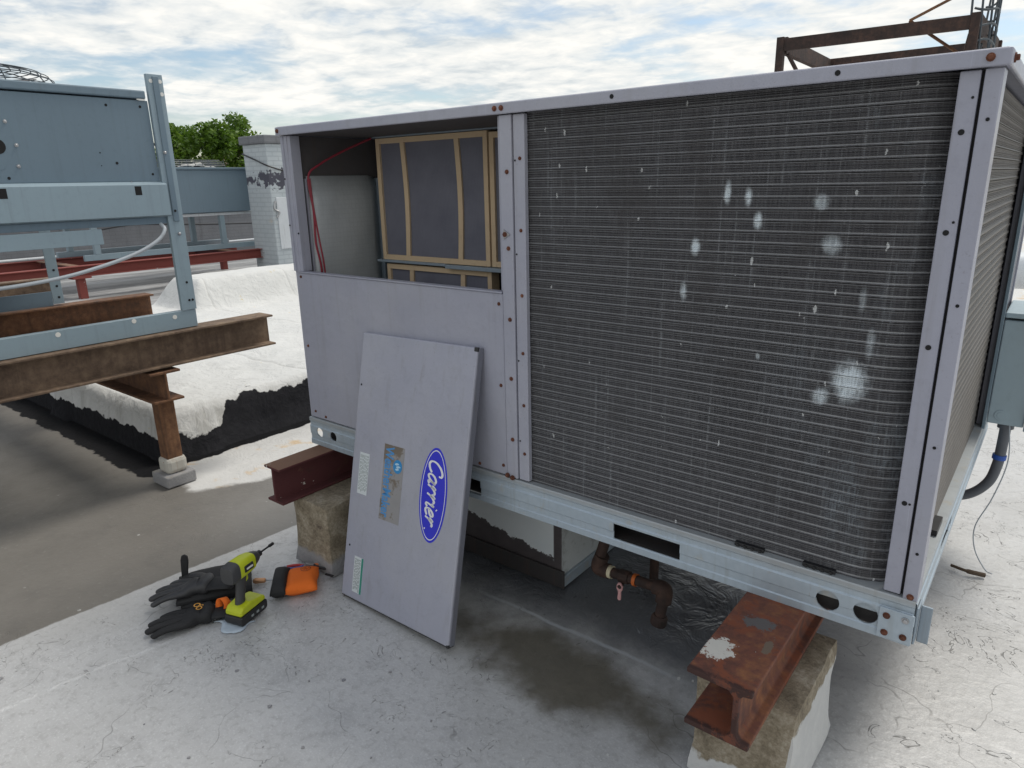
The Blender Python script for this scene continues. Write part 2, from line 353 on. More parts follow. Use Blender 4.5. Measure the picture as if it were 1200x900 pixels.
MT['roof_coating'] = n.out(col, rough, n.mul(n.sub(1.0, n.math('MAXIMUM', isd, isw)), .12), hb, .5, .010)
n.put(n.b.inputs['Specular IOR Level'], n.sub(.5, n.mul(ist, .46)))

n = NT('slab_coating')
x, y, z = n.xyz(); mid = n.noise(5, 6, .65); fin = n.noise(30, 5, .6)
wc = n.mix(mid, (.56, .56, .545), (.72, .72, .705))
wc = n.mix(n.mul(n.step(n.noise(3.1, 5, .6), .56, .72), .45), wc, (.46, .46, .445))
run = n.noise(1, 4, .65, n.map(scale=(9, 9, 1.2))); wc = n.mix(n.mul(n.mul(n.step(run, .50, .68), n.sub(1.0, n.step(z, .20, .30))), .55), wc, (.36, .35, .32))
lap = n.math('ABSOLUTE', n.sub(n.math('FRACT', n.add(n.mul(y, 1.05), n.add(.35, n.mul(n.noise(3, 3), .10)))), .5)); lapm = n.sub(1.0, n.step(lap, .003, .012)); wc = n.mix(n.mul(lapm, .35), wc, (.42, .41, .39))
wc = n.mix(n.mul(n.step(fin, .60, .72), .25), wc, (.38, .37, .35))
wc = n.mix(n.mul(n.step(n.noise(7.7, 5, .7, n.map(loc=(3, 1, 0))), .66, .72), .7), wc, (.60, .44, .14))
lim = n.add(.125, n.mul(n.mul(n.step(y, .33, .42), n.step(x, -1.75, -1.6)), .13)); lim = n.add(lim, n.mul(n.sub(n.noise(6.5, 4, .55), .5), .17))
tar = n.sub(1.0, n.step(n.sub(z, lim), -.004, .004))
tc_ = n.mix(fin, (.012, .012, .014), (.034, .034, .038))
MT['slab_coating'] = n.out(n.mix(tar, wc, tc_), .8, 0, n.add(n.add(n.mul(n.noise(5, 4, .6, n.warp(.5, 3)), 2.4), n.mul(fin, .25)), n.mul(n.step(lap, .0, .03), .35)), .6, .02)
n.put(n.b.inputs['Specular IOR Level'], n.sub(.4, n.mul(tar, .36)))

n = NT('concrete_block')
x, y, z = n.xyz(); a = n.noise(11, 6, .7); b = n.noise(90, 5, .75)
col = n.ramp(n.add(n.mul(a, .6), n.mul(b, .4)), [(.34, (.10, .08, .055)), (.5, (.27, .225, .16)), (.64, (.46, .41, .33))])
col = n.mix(n.step(n.noise(14, 5, .7), .62, .70), col, (.10, .075, .06))
lim = n.add(.065, n.mul(n.sub(n.noise(12, 5, .65), .5), .10)); lim = n.add(lim, n.mul(n.step(x, 2.025, 2.04), .17))
pm = n.mul(n.sub(1.0, n.step(n.sub(z, lim), -.006, .006)), n.step(x, 1.2, 1.3))
col = n.mix(n.mul(pm, .9), col, n.mix(a, (.52, .53, .54), (.74, .74, .73)))
gm = n.mul(n.sub(1.0, n.step(n.sub(z, lim), -.01, .02)), n.sub(1.0, n.step(x, 1.2, 1.3)))
col = n.mix(n.mul(gm, .75), col, (.30, .31, .34))
MT['concrete_block'] = n.out(col, .9, 0, n.add(b, a), .7, .006)

n = NT('curb_flashing')
x, y, z = n.xyz(); a = n.noise(4, 5, .6)
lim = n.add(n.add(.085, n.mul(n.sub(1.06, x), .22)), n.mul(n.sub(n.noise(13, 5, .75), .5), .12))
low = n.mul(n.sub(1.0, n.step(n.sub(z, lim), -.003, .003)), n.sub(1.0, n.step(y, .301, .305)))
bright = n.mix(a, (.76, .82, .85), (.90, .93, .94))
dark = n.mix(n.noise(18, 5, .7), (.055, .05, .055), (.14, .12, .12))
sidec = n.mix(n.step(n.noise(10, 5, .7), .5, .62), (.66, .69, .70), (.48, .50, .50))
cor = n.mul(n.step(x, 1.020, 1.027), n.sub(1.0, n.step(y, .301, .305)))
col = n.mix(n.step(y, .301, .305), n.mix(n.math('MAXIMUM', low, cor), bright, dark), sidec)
MT['curb_flashing'] = n.out(col, .4, 0.0, n.add(a, n.mul(n.noise(18, 5, .7), .4)), .5, .008)

n = NT('painted_brick')
x, y, z = n.xyz()
bt = n.t.nodes.new('ShaderNodeTexBrick'); n.put(bt.inputs['Vector'], n.map(scale=(1, 1, 1), rot=(0, 0, 0)))
cbn = n.t.nodes.new('ShaderNodeCombineXYZ'); n.put(cbn.inputs[0], n.add(x, y)); n.put(cbn.inputs[1], z); n.t.links.new(cbn.outputs[0], bt.inputs['Vector'])
bt.inputs['Scale'].default_value = 1; bt.inputs['Brick Width'].default_value = .21; bt.inputs['Row Height'].default_value = .072; bt.inputs['Mortar Size'].default_value = .008
a = n.noise(3, 5, .6)
col = n.mix(a, (.42, .47, .50), (.60, .64, .66)); col = n.mix(n.mul(bt.outputs['Fac'], .35), col, (.30, .34, .37))
k = n.noise(3.4, 6, .68, n.map(loc=(.2, .4, .1)))
band = n.mul(n.step(z, 1.25, 1.55), n.sub(1.0, n.step(z, 1.60, 1.90)))
col = n.mix(n.step(n.add(k, n.mul(n.sub(band, 1.0), .22)), .45, .48), col, (.085, .085, .11))
col = n.mix(n.mul(n.step(n.noise(2.2, 5, .6, n.map(loc=(6, 2, 2))), .62, .68), .6), col, (.62, .52, .40))
MT['painted_brick'] = n.out(col, .85, 0, n.add(n.mul(bt.outputs['Fac'], -.6), a), .5, .01)
n = NT('grey_brick')
x, y, z = n.xyz(); bt = n.t.nodes.new('ShaderNodeTexBrick')
cbn = n.t.nodes.new('ShaderNodeCombineXYZ'); n.put(cbn.inputs[0], n.add(x, y)); n.put(cbn.inputs[1], z); n.t.links.new(cbn.outputs[0], bt.inputs['Vector'])
bt.inputs['Scale'].default_value = 1; bt.inputs['Brick Width'].default_value = .21; bt.inputs['Row Height'].default_value = .072; bt.inputs['Mortar Size'].default_value = .008
a = n.noise(1.4, 6, .65); st = n.noise(1, 5, .6, n.map(scale=(6, 6, .8)))
col = n.mix(a, (.13, .135, .15), (.27, .275, .29)); col = n.mix(n.mul(bt.outputs['Fac'], .18), col, (.12, .12, .13))
col = n.mix(n.mul(n.step(st, .52, .7), .5), col, (.09, .09, .10))
MT['grey_brick'] = n.out(col, .9, 0, n.add(n.mul(bt.outputs['Fac'], -.6), a), .5, .01)

n = NT('leaf')
oi = n.t.nodes.new('ShaderNodeObjectInfo')
a = n.noise(.55, 4, .6); b = n.noise(5, 2)
col = n.ramp(n.add(n.mul(a, .55), n.mul(b, .45)), [(.36, (.035, .08, .010)), (.5, (.105, .20, .02)), (.66, (.23, .34, .04))])
MT['leaf'] = n.out(col, .55, 0, Transmission_Weight=0.0)
tr = n.t.nodes.new('ShaderNodeBsdfTranslucent'); n.put(tr.inputs[0], n.mix(.0, col, col)); ms = n.t.nodes.new('ShaderNodeMixShader'); ms.inputs[0].default_value = .35
n.t.links.new(n.b.outputs[0], ms.inputs[1]); n.t.links.new(tr.outputs[0], ms.inputs[2]); n.t.links.new(ms.outputs[0], n.t.nodes['Material Output'].inputs[0])
n = NT('bark'); a = n.noise(8, 5, .7); MT['bark'] = n.out(n.mix(a, (.05, .035, .022), (.14, .10, .07)), .9, 0, a, .6, .03)
n = NT('street_ground'); a = n.noise(.05, 6, .7); MT['street_ground'] = n.out(n.ramp(a, [(.4, (.05, .07, .03)), (.55, (.12, .12, .11)), (.7, (.20, .19, .17))]), .9)

n = NT('glove_knit'); a = n.noise(18, 5, .6); wv = n.noise(220, 2)
MT['glove_knit'] = n.out(n.mix(a, (.008, .008, .009), (.022, .022, .024)), .75, 0, n.add(n.mul(wv, .5), a), .4, .003)
n = NT('glove_coating'); a = n.noise(18, 5, .6)
MT['glove_coating'] = n.out(n.mix(a, (.018, .018, .020), (.05, .05, .054)), .5, 0, n.noise(30, 4), .35, .004)
def flat(name, c, rough=.4, var=.06):
    n = NT(name); a = n.noise(30, 4, .6); MT[name] = n.out(n.mix(a, sc(c, 1-var), sc(c, 1+var)), rough)
flat('logo_blue', (.03, .035, .58)); flat('logo_white', (.80, .80, .82)); flat('sticker_white', (.62, .66, .68)); flat('sticker_green', (.03, .25, .19))
flat('print_grey', (.30, .34, .34)); flat('print_blue', (.07, .27, .58)); flat('globe_blue', (.03, .25, .55)); flat('globe_pale', (.45, .66, .80))
flat('emblem_gold', (.62, .30, .05)); flat('emblem_dark', (.25, .045, .01)); flat('hole_black', (.006, .006, .007), .8); flat('stitch_orange', (.62, .10, .015), .8)
flat('handle_red', (.45, .03, .03)); flat('handle_blue', (.03, .08, .32)); flat('white_cap', (.75, .74, .70), .6)
n = NT('worn_sticker'); a = n.noise(9, 6, .7); MT['worn_sticker'] = n.out(n.mix(n.step(a, .52, .6), n.mix(a, (.24, .235, .24), (.34, .33, .335)), (.17, .14, .11)), .5)

# ------------------------------------------------------------------ mesh helpers
class MB:
    def __init__(s): s.v = []; s.f = []
    def quadbox(s, P8):
        i = len(s.v); s.v += [tuple(p) for p in P8]
        s.f += [(i, i+3, i+2, i+1), (i+4, i+5, i+6, i+7), (i, i+1, i+5, i+4), (i+1, i+2, i+6, i+5), (i+2, i+3, i+7, i+6), (i+3, i, i+4, i+7)]
        return s
    def box(s, x0, x1, y0, y1, z0, z1):
        return s.quadbox([(x0, y0, z0), (x1, y0, z0), (x1, y1, z0), (x0, y1, z0), (x0, y0, z1), (x1, y0, z1), (x1, y1, z1), (x0, y1, z1)])
    def prism(s, poly, axis, a, b):
        """closed 2D polygon extruded along axis from a to b; poly coords are the two remaining axes in xyz order"""
        def mk(p, t): return {'x': (t, p[0], p[1]), 'y': (p[0], t, p[1]), 'z': (p[0], p[1], t)}[axis]
        i = len(s.v); k = len(poly)
        s.v += [mk(p, a) for p in poly] + [mk(p, b) for p in poly]
        s.f.append(tuple(range(i, i+k))[::-1]); s.f.append(tuple(range(i+k, i+2*k)))
        for j in range(k): s.f.append((i+j, i+(j+1) % k, i+k+(j+1) % k, i+k+j))
        return s
    def tube(s, path, r, seg=10, cap=True):
        path = [Vector(p) for p in path]; m = len(path)
        rs = r if isinstance(r, (list, tuple)) else [r]*m
        t0 = (path[1]-path[0]).normalized(); up = Vector((0, 0, 1)) if abs(t0.z) < .9 else Vector((1, 0, 0))
        nrm = (up - t0*up.dot(t0)).normalized(); i = len(s.v)
        for k in range(m):
            if k == 0: t = path[1]-path[0]
            elif k == m-1: t = path[-1]-path[-2]
            else: t = (path[k+1]-path[k]).normalized() + (path[k]-path[k-1]).normalized()
            t.normalize(); nrm = (nrm - t*nrm.dot(t)).normalized(); bn = t.cross(nrm)
            for j in range(seg):
                a = 2*math.pi*j/seg; s.v.append(tuple(path[k] + (nrm*math.cos(a)+bn*math.sin(a))*rs[k]))
        for k in range(m-1):
            for j in range(seg):
                a = i+k*seg+j; b = i+k*seg+(j+1) % seg; s.f.append((a, b, b+seg, a+seg))
        if cap:
            s.f.append(tuple(range(i, i+seg))[::-1]); s.f.append(tuple(range(i+(m-1)*seg, i+m*seg)))
        return s
    def build(s, name, mat, parent=None, bevel=0.0, smooth=False, loc=None, bseg=2):
        me = bpy.data.meshes.new(name); me.from_pydata(s.v, [], s.f); me.update()
        bm = bmesh.new(); bm.from_mesh(me); bmesh.ops.recalc_face_normals(bm, faces=bm.faces)
        bm.to_mesh(me); bm.free()
        return link(name, me, mat, parent, bevel, smooth, loc, bseg)
def link(name, me, mat, parent=None, bevel=0.0, smooth=False, loc=None, bseg=2):
    o = bpy.data.objects.new(name, me); C.objects.link(o)
    if mat is not None and len(me.materials) == 0: me.materials.append(MT[mat])
    if smooth:
        for p in me.polygons: p.use_smooth = True
        try: me.set_sharp_from_angle(angle=R_(40))
        except Exception: pass
    if bevel:
        md = o.modifiers.new('bevel', 'BEVEL'); md.width = bevel; md.segments = bseg; md.limit_method = 'ANGLE'; md.angle_limit = R_(35)
    if loc: o.location = loc
    if parent: attach(o, parent)
    return o
def attach(o, parent):
    o.parent = parent; o.matrix_parent_inverse = world(parent).inverted()
def world(o):
    m = Matrix.LocRotScale(o.location, o.rotation_euler, o.scale)
    return world(o.parent) @ o.matrix_parent_inverse @ m if o.parent else m
def tag(o, label, cat, group=None, kind=None):
    if label: o['label'] = label
    if cat: o['category'] = cat
    if group: o['group'] = group
    o['kind'] = kind or 'thing'
    return o
def thing(name, loc, label, cat, group=None):
    e = bpy.data.objects.new(name, None); C.objects.link(e); e.location = loc; e.empty_display_size = .1
    return tag(e, label, cat, group)
def bx(name, mat, parent, x0, x1, y0, y1, z0, z1, bevel=.002): return MB().box(x0, x1, y0, y1, z0, z1).build(name, mat, parent, bevel)
def ibeam_poly(w, h, tf, tw, cx, z0):
    a = w/2; b = tw/2
    return [(cx-a, z0), (cx+a, z0), (cx+a, z0+tf), (cx+b, z0+tf), (cx+b, z0+h-tf), (cx+a, z0+h-tf), (cx+a, z0+h), (cx-a, z0+h), (cx-a, z0+h-tf), (cx-b, z0+h-tf), (cx-b, z0+tf), (cx-a, z0+tf)]
def evaluated(o):
    dg = bpy.context.evaluated_depsgraph_get(); dg.update()
    return bpy.data.meshes.new_from_object(o.evaluated_get(dg))
def cut(o, cutters):
    """apply boolean differences (cutters: list of MB) and drop the helpers"""
    tmp = []
    for c in cutters:
        co = c.build('cutter', None); tmp.append(co)
        md = o.modifiers.new('b', 'BOOLEAN'); md.operation = 'DIFFERENCE'; md.object = co; md.solver = 'EXACT'
    me = evaluated(o); old = o.data; o.modifiers.clear(); o.data = me
    for co in tmp: bpy.data.objects.remove(co)
    return o
def cyl(p0, p1, r, seg=20): return MB().tube([p0, p1], r, seg)
def crv(pts, n=8):
    """Catmull-Rom"""
    P = [Vector(p) for p in pts]; P = [P[0]*2-P[1]] + P + [P[-1]*2-P[-2]]; out = []
    for i in range(1, len(P)-2):
        for k in range(n):
            t = k/n; a, b, c, d = P[i-1:i+3]
            out.append(.5*((2*b)+(c-a)*t+(2*a-5*b+4*c-d)*t*t+(3*b-a-3*c+d)*t**3))
    out.append(P[-2]); return out

# shared screw head (hex washer head), axis +z
def screw_mesh():
    m = MB(); m.tube([(0, 0, -.002), (0, 0, .0012)], .0062, 12); m.tube([(0, 0, .0008), (0, 0, .0045), (0, 0, .0052)], [.0042, .0042, .0032], 6)
    me = bpy.data.meshes.new('screw'); me.from_pydata(m.v, [], m.f); return me
SCREW = {k: screw_mesh() for k in ('rust_screw', 'steel', 'hole_black')}
for k, me in SCREW.items(): me.materials.append(MT[k])
def screw(parent, p, nrm, kind='rust_screw', s=1.0):
    o = bpy.data.objects.new('screw', SCREW[kind]); C.objects.link(o)
    o.location = p; o.rotation_euler = Vector(nrm).to_track_quat('Z', 'Y').to_euler(); o.scale = (s, s, s)
    attach(o, parent); return o
HOLE = bpy.data.meshes.new('hole'); _h = MB().tube([(0, 0, -.001), (0, 0, .0006)], .005, 14); HOLE.from_pydata(_h.v, [], _h.f); HOLE.materials.append(MT['hole_black'])
def hole(parent, p, nrm, s=1.0):
    o = bpy.data.objects.new('screw_hole', HOLE); C.objects.link(o); o.location = p
    o.rotation_euler = Vector(nrm).to_track_quat('Z', 'Y').to_euler(); o.scale = (s, s, 1); attach(o, parent); return o

# ------------------------------------------------------------------ setting
def struct(o): o['kind'] = 'structure'; return o
def grid_sheet(name, mat, xs, ys, zf):
    v = [(x, y, zf(x, y)) for y in ys for x in xs]; k = len(xs)
    f = [(j*k+i, j*k+i+1, (j+1)*k+i+1, (j+1)*k+i) for j in range(len(ys)-1) for i in range(k-1)]
    me = bpy.data.meshes.new(name); me.from_pydata(v, [], f)
    for p in me.polygons: p.use_smooth = True
    return link(name, me, mat)
def frange(a, b, s): k = max(1, int(round((b-a)/s))); return [a+(b-a)*i/k for i in range(k+1)]
def roof_z(x, y):
    if not (-1.6 < x < 4.5 and -2.5 < y < 4): return 0.0
    k = .006*mnoise.noise(Vector((x*1.7, y*1.7, 0)))+.003*mnoise.noise(Vector((x*5, y*5, 3)))
    if .3 < x < 1.9 and .05 < y < 1.6: k += .010*mnoise.noise(Vector((x*9, y*9, 7)))*min(1, (y-.05)*6)
    return k - .004
xs = frange(-13.0, -1.6, 1.2)[:-1]+frange(-1.6, 4.5, .035)+frange(4.5, 60, 5)[1:]
ys = frange(-30, -2.5, 4)[:-1]+frange(-2.5, 4, .035)+frange(4, 60, 4)[1:]
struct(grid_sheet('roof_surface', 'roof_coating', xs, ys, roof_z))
bx_g = grid_sheet('ground', 'street_ground', frange(-2500, 2500, 500), frange(-2500, 2500, 500), lambda x, y: -6.0); struct(bx_g)
bx_b = MB().box(-13.0, 60, -30, 60, -6, -.02).build('building_below', 'grey_brick'); struct(bx_b)

# raised white-coated slab with tar flashing
def slab_z(x, y):
    wob = .03*mnoise.noise(Vector((x*2.3, y*2.3, 1)))
    d = min(-1.40-x+wob, y+.005+wob, x+5.3)
    if d <= 0: h = -.01
    else:
        t = min(1, d/.085); h = .285*math.sqrt(max(0, 1-(1-t)**2.6))
        h += (.020*mnoise.noise(Vector((x*1.6, y*1.6, 5)))+.010*mnoise.noise(Vector((x*5, y*5, 9))))*t
    d2 = min(x+5.25, -4.35-x, y-1.75)
    if d2 > 0:
        t = min(1, d2/.22); h += .29*t*t*(3-2*t)
    return h
tag(grid_sheet('raised_roof_slab', 'slab_coating', frange(-5.4, -1.30, .03), frange(-.08, 7.5, .035), slab_z), 'low raised roof slab coated white with torn black tar around its foot', 'roof slab')

# ------------------------------------------------------------------ main rooftop unit
L, D, Z0, ZT = 2.22, 1.75, 0.44, 1.685
U = thing('rooftop_unit', (0, 0, Z0), 'large grey-lavender rooftop air conditioner with open filter compartment and wide dark coil', 'air conditioner')
# base rail, front: ribbed galvanised channel, holes cut through
def rail_poly():
    zz = Z0; t = .003
    out = [(.060, .115), (.002, .115), (0, .112), (0, .100), (.004, .096), (.004, .082), (0, .078), (0, .046), (.003, .043), (.003, .022), (0, .019), (0, .0), (.030, 0)]
    inn = [(a+t if b < .112 else a, max(t, b-t) if b > .111 or b == 0 else b) for a, b in out]
    inn = [(.060, .112), (.006, .112), (.004, .109), (.004, .102), (.008, .096), (.008, .080), (.004, .076), (.004, .048), (.007, .043), (.007, .022), (.004, .019), (.004, .004), (.030, .004)]
    return [(a, zz+b) for a, b in out] + [(a, zz+b) for a, b in inn[::-1]]
rail = MB().prism(rail_poly(), 'x', 0.0, L-.002).build('base_rail', 'galvanised', U)
cs = [MB().box(1.447, 1.655, -.05, .025, Z0+.022, Z0+.072), MB().box(.755, .935, -.05, .025, Z0+.016, Z0+.070)]
for cx_, r in ((.062, .020), (.150, .020), (2.038, .027), (2.122, .027)):
    cs.append(cyl((cx_, -.05, Z0+.058-.010*(cx_ > 1)), (cx_, .025, Z0+.058-.010*(cx_ > 1)), r, 22))
cut(rail, cs)
bx('base_pan', 'dark_steel', U, .06, L-.06, .065, D-.01, Z0+.085, Z0+.108)
bx('fork_pocket', 'unit_paint_dark', U, 1.44, 1.66, .10, .125, Z0+.005, Z0+.05)
bx('dark_backing', 'dark_steel', U, .04, L-.04, .135, .140, Z0+.002, Z0+.084, 0)  # dark sheets added behind the rail openings to imitate the shade inside
for (fx0, fx1) in ((1.39, 1.71), (.70, .98)): bx('fork_pocket', 'dark_steel', U, fx0, fx1, .034, .134, Z0+.006, Z0+.012, 0)  # dark floors added so the slots look shaded inside
bx('dark_backing', 'dark_steel', U, .032, .22, .040, .044, Z0+.002, Z0+.084, 0)
bx('dark_backing', 'dark_steel', U, 1.995, L-.02, .040, .044, Z0+.002, Z0+.084, 0)
# right-hand rail
rs_ = [(L-.003-a, b) for a, b in rail_poly()]
def prism_y(poly, a, b): return MB().prism(poly, 'y', a, b)
rr = prism_y(rs_, .055, D).build('base_rail', 'galvanised', U)
cut(rr, [MB().box(L-.03, L+.05, .42, .62, Z0+.02, Z0+.075)])
bx('inner_lip', 'galvanised', U, 1.995, 2.145, .016, .019, Z0+.050, Z0+.092, .001)
ep = bx('corner_bracket', 'galvanised', U, 2.150, 2.221, -.006, -.001, Z0+.006, Z0+.082, .001)
for (sx_, sz_) in ((2.166, .064), (2.204, .066), (2.166, .020), (2.204, .022)): screw(ep, (sx_, -.007, Z0+sz_), (0, -1, 0), 'steel' if (sx_ > 2.2 and sz_ > .05) else 'rust_screw', 1.25)
bx('rail_end_plate', 'bracket', U, L+.001, L+.006, .004, .05, Z0+.005, Z0+.10)
bx('rail_end_plate', 'bracket', U, L+.007, L+.030, .030, .036, Z0+.0, Z0+.095)
bx('base_rail', 'galvanised', U, -.001, .030, .065, D, Z0, Z0+.114)
# left lower panel with folded edges
lp = MB().box(.022, 1.046, .008, .030, Z0+.117, 1.150).build('lower_panel', 'unit_paint', U, .004)
bx('panel_fold', 'unit_paint', lp, .024, 1.044, .004, .034, 1.1505, 1.1555, .0015)
for (sx_, sz_) in ((.036, 1.135), (.036, .86), (.040, .585), (.105, .572), (.93, .572), (1.030, 1.118), (1.030, .86), (1.032, .59)): screw(lp, (sx_, .0075, sz_), (0, -1, 0), 'rust_screw', .9)
# corner post left (ribbed)
cp = MB().prism([(.0, .004), (.012, .004), (.014, .010), (.022, .010), (.024, .004), (.036, .004), (.038, .010), (.052, .010), (.054, .05), (.0, .05)], 'z', 1.156, 1.652).build('corner_post', 'unit_paint', U, .0012)
bx('corner_post', 'unit_paint', U, -.001, .021, .012, .05, Z0+.116, 1.1555, .001)
for zz_ in (1.50, 1.33): screw(cp, (.006, .0035, zz_), (0, -1, 0), 'hole_black', .55)
screw(cp, (.047, .0095, 1.30), (0, -1, 0), 'hole_black', .6)
# centre post: narrow return, flat, step, coil flange
bx('post_return', 'unit_paint', U, 1.033, 1.049, .018, .075, 1.158, 1.652, .001)
mp_ = bx('centre_post', 'unit_paint', U, 1.050, 1.093, .003, .05, Z0+.118, 1.652, .002)
cf = bx('coil_flange', 'unit_paint', U, 1.097, 1.136, .007, .024, Z0+.118, 1.652, .002)
for z_ in (1.50, 1.286, 1.075, .89, .69): screw(mp_, (1.076, .0025, z_), (0, -1, 0), 'rust_screw', 1.05)
for z_ in (1.535, 1.338, 1.15, .975, .81, .65): screw(cf, (1.120, .0065, z_), (0, -1, 0), 'rust_screw', .85)
for zz_ in (1.53, 1.27, .95, .69): screw(cf, (1.103, .0065, zz_), (0, -1, 0), 'hole_black', .45)
clip = MB().prism([(1.060, 1.312), (1.084, 1.326), (1.060, 1.340)], 'y', -.0005, .0035).build('retaining_clip', 'steel', mp_)
screw(clip, (1.066, -.001, 1.326), (0, -1, 0), 'rust_screw', 1.2)
for (sx_, sz_) in ((1.055, .566), (1.075, .562)): screw(mp_, (sx_, -.002, sz_-.002), (0, -1, 0), 'rust_screw', 1.3)
# corner post right
rp = MB().box(2.150, 2.184, .008, .030, Z0+.118, 1.652).build('corner_post', 'unit_paint', U, .002)
bx('post_groove', 'hole_black', rp, 2.1845, 2.1895, .016, .060, Z0+.118, 1.652, 0)
rp2 = MB().prism([(2.190, .004), (2.219, .004), (2.219, .062), (2.214, .062), (2.214, .05), (2.190, .05)], 'z', Z0+.110, 1.652).build('corner_post', 'unit_paint', U, .0015)
for zz_ in (1.545, 1.36, 1.13, .78): hole(rp, (2.166, .0075, zz_), (0, -1, 0), 1.1)
for zz_ in (1.605, 1.38, .78): hole(rp, (2.176, .0075, zz_), (0, -1, 0), .5)
for zz_ in (1.565, 1.22, .92, .67): screw(rp2, (2.205, .0035, zz_), (0, -1, 0), 'hole_black', .55)
screw(rp2, (2.205, .0035, Z0+.122), (0, -1, 0), 'rust_screw', 1.2)
# roof cap with hemmed drip edge
cap = MB().box(-.004, L+.004, -.004, D+.004, 1.668, ZT).build('cap', 'unit_paint', U, .004)
bx('drip_edge', 'unit_paint', cap, -.008, L+.008, -.009, .002, 1.6535, 1.683, .003)
bx('drip_edge', 'unit_paint', cap, L-.002, L+.0085, .0025, D, 1.6535, 1.683, .003)
bx('drip_edge', 'unit_paint', cap, -.0085, .002, .0025, D, 1.6535, 1.683, .003)
for sx_ in (.008, 1.046, 1.070, 2.196): screw(cap, (sx_, -.010, 1.669), (0, -1, 0), 'rust_screw', 1.2)
screw(cap, (L+.0095, .03, 1.669), (1, 0, 0), 'rust_screw', 1.4)
for sx_ in (1.42, 1.94): hole(cap, (sx_, -.0095, 1.669), (0, -1, 0), 1.1)
# walls of the cabinet
bx('end_wall', 'unit_paint', U, .0, .026, .051, D, Z0+.116, 1.667)
bx('back_wall', 'unit_paint', U, .027, L, D-.02, D, Z0+.116, 1.667)
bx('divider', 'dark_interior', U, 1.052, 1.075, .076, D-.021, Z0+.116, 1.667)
bx('side_panel', 'unit_paint_dark', U, L-.028, L-.006, 1.415, D-.021, Z0+.118, 1.652)
bx('rear_post', 'blue_paint', U, L-.008, L+.002, 1.385, 1.414, Z0+.112, 1.652, .001)
# condenser coil: core plus one ridge per tube row
path = [(1.131, .026), (1.5, .026), (1.8, .026), (2.07, .026)]
for k in range(1, 9):
    a = math.pi/2*k/8; path.append((2.07+.118*math.sin(a), .144-.118*math.cos(a)))
path += [(2.188, .6), (2.188, 1.0), (2.188, 1.383)]
def offs(p, d):
    out = []
    for i, q in enumerate(p):
        a = p[max(0, i-1)]; b = p[min(len(p)-1, i+1)]; tx, ty = b[0]-a[0], b[1]-a[1]; l_ = math.hypot(tx, ty)
        out.append((q[0]+ty/l_*d, q[1]-tx/l_*d))
    return out
core = MB(); inn = offs(path, -.045); outp = offs(path, -.004)
core.prism(outp + inn[::-1], 'z', .555, 1.655); coil = core.build('condenser_coil', 'coil_fins', U)
PITCH, NR = .0256, 43
prof = [(0, -.0035), (.05, .0022), (.10, .0022), (.15, -.001), (.25, -.0025), (.33, .0002), (.42, -.0025), (.50, .0004), (.58, -.0025), (.67, .0002), (.75, -.0025), (.86, -.001), (.91, .0022), (.96, .0022), (1.0, -.0035)]
rows = [offs(path, d) for _, d in prof]; k_ = len(path)
vv = [(x_, y_, prof[j][0]*PITCH) for j, r_ in enumerate(rows) for (x_, y_) in r_]
ff = [(j*k_+i, j*k_+i+1, (j+1)*k_+i+1, (j+1)*k_+i) for j in range(len(prof)-1) for i in range(k_-1)]
rowme = bpy.data.meshes.new('fin_row'); rowme.from_pydata(vv, [], ff); rowme.materials.append(MT['coil_fins'])
for i in range(NR):
    o = bpy.data.objects.new('fin_row', rowme); C.objects.link(o); o.location = (0, rnd.uniform(-.0006, .0006), .555+PITCH*i); attach(o, coil)
# black coil feet on the ledge
for sx_ in (1.80, 1.97): 
    ft = bx('coil_foot', 'black_plastic', U, sx_, sx_+.075, .010, .023, Z0+.1155, Z0+.125, .001)
    for k in range(4): bx('foot_rib', 'black_plastic', ft, sx_+.006+.019*k, sx_+.012+.019*k, .006, .0095, Z0+.1155, Z0+.123, 0)
for sy_ in (.10, .36): bx('coil_foot', 'black_plastic', U, L-.038, L-.012, sy_, sy_+.10, Z0+.1155, Z0+.132, .001)
# inside of the filter compartment
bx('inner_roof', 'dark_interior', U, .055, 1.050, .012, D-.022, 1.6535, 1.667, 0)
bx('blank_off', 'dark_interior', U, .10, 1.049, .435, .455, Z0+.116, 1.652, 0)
ins = []
for i in range(9):
    for j in range(10):
        yy = .075+.34*i/8; z_ = .60+.91*j/9; ins.append((.040+.006*mnoise.noise(Vector((yy*9, z_*9, 2))) + (.012 if 0 < i < 8 and j < 9 else 0), yy, z_ - (.010*(i == 8) if j == 9 else 0)))
fi = [(i*10+j, (i+1)*10+j, (i+1)*10+j+1, i*10+j+1) for i in range(8) for j in range(9)]
ime = bpy.data.meshes.new('insulation'); ime.from_pydata(ins, [], fi)
for p_ in ime.polygons: p_.use_smooth = True
io = link('insulation_panel', ime, 'foil_insulation', U); sm = io.modifiers.new('solid', 'SOLIDIFY'); sm.thickness = .012
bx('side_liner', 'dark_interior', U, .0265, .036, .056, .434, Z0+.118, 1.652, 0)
bx('insulation_edge', 'bracket', U, .036, .060, .418, .432, .60, 1.50, .001)
bx('front_liner', 'unit_paint', U, .0375, .046, .064, .072, 1.0, 1.50, .001)
MB().tube(crv([(.060, .085, 1.0), (.062, .088, 1.16), (.060, .075, 1.26), (.058, .080, 1.38), (.056, .072, 1.505), (.066, .12, 1.55), (.09, .22, 1.60), (.13, .33, 1.648)]), .0042, 8).build('red_wire', 'red_wire', U, smooth=True)
MB().tube(crv([(.070, .092, 1.0), (.072, .095, 1.16), (.068, .085, 1.28), (.060, .079, 1.40), (.058, .076, 1.50)]), .0034, 8).build('red_wire', 'red_wire', U, smooth=True)
bx('filter_rail', 'bracket', U, .115, 1.049, .335, .434, 1.660-.012, 1.6533, .001)
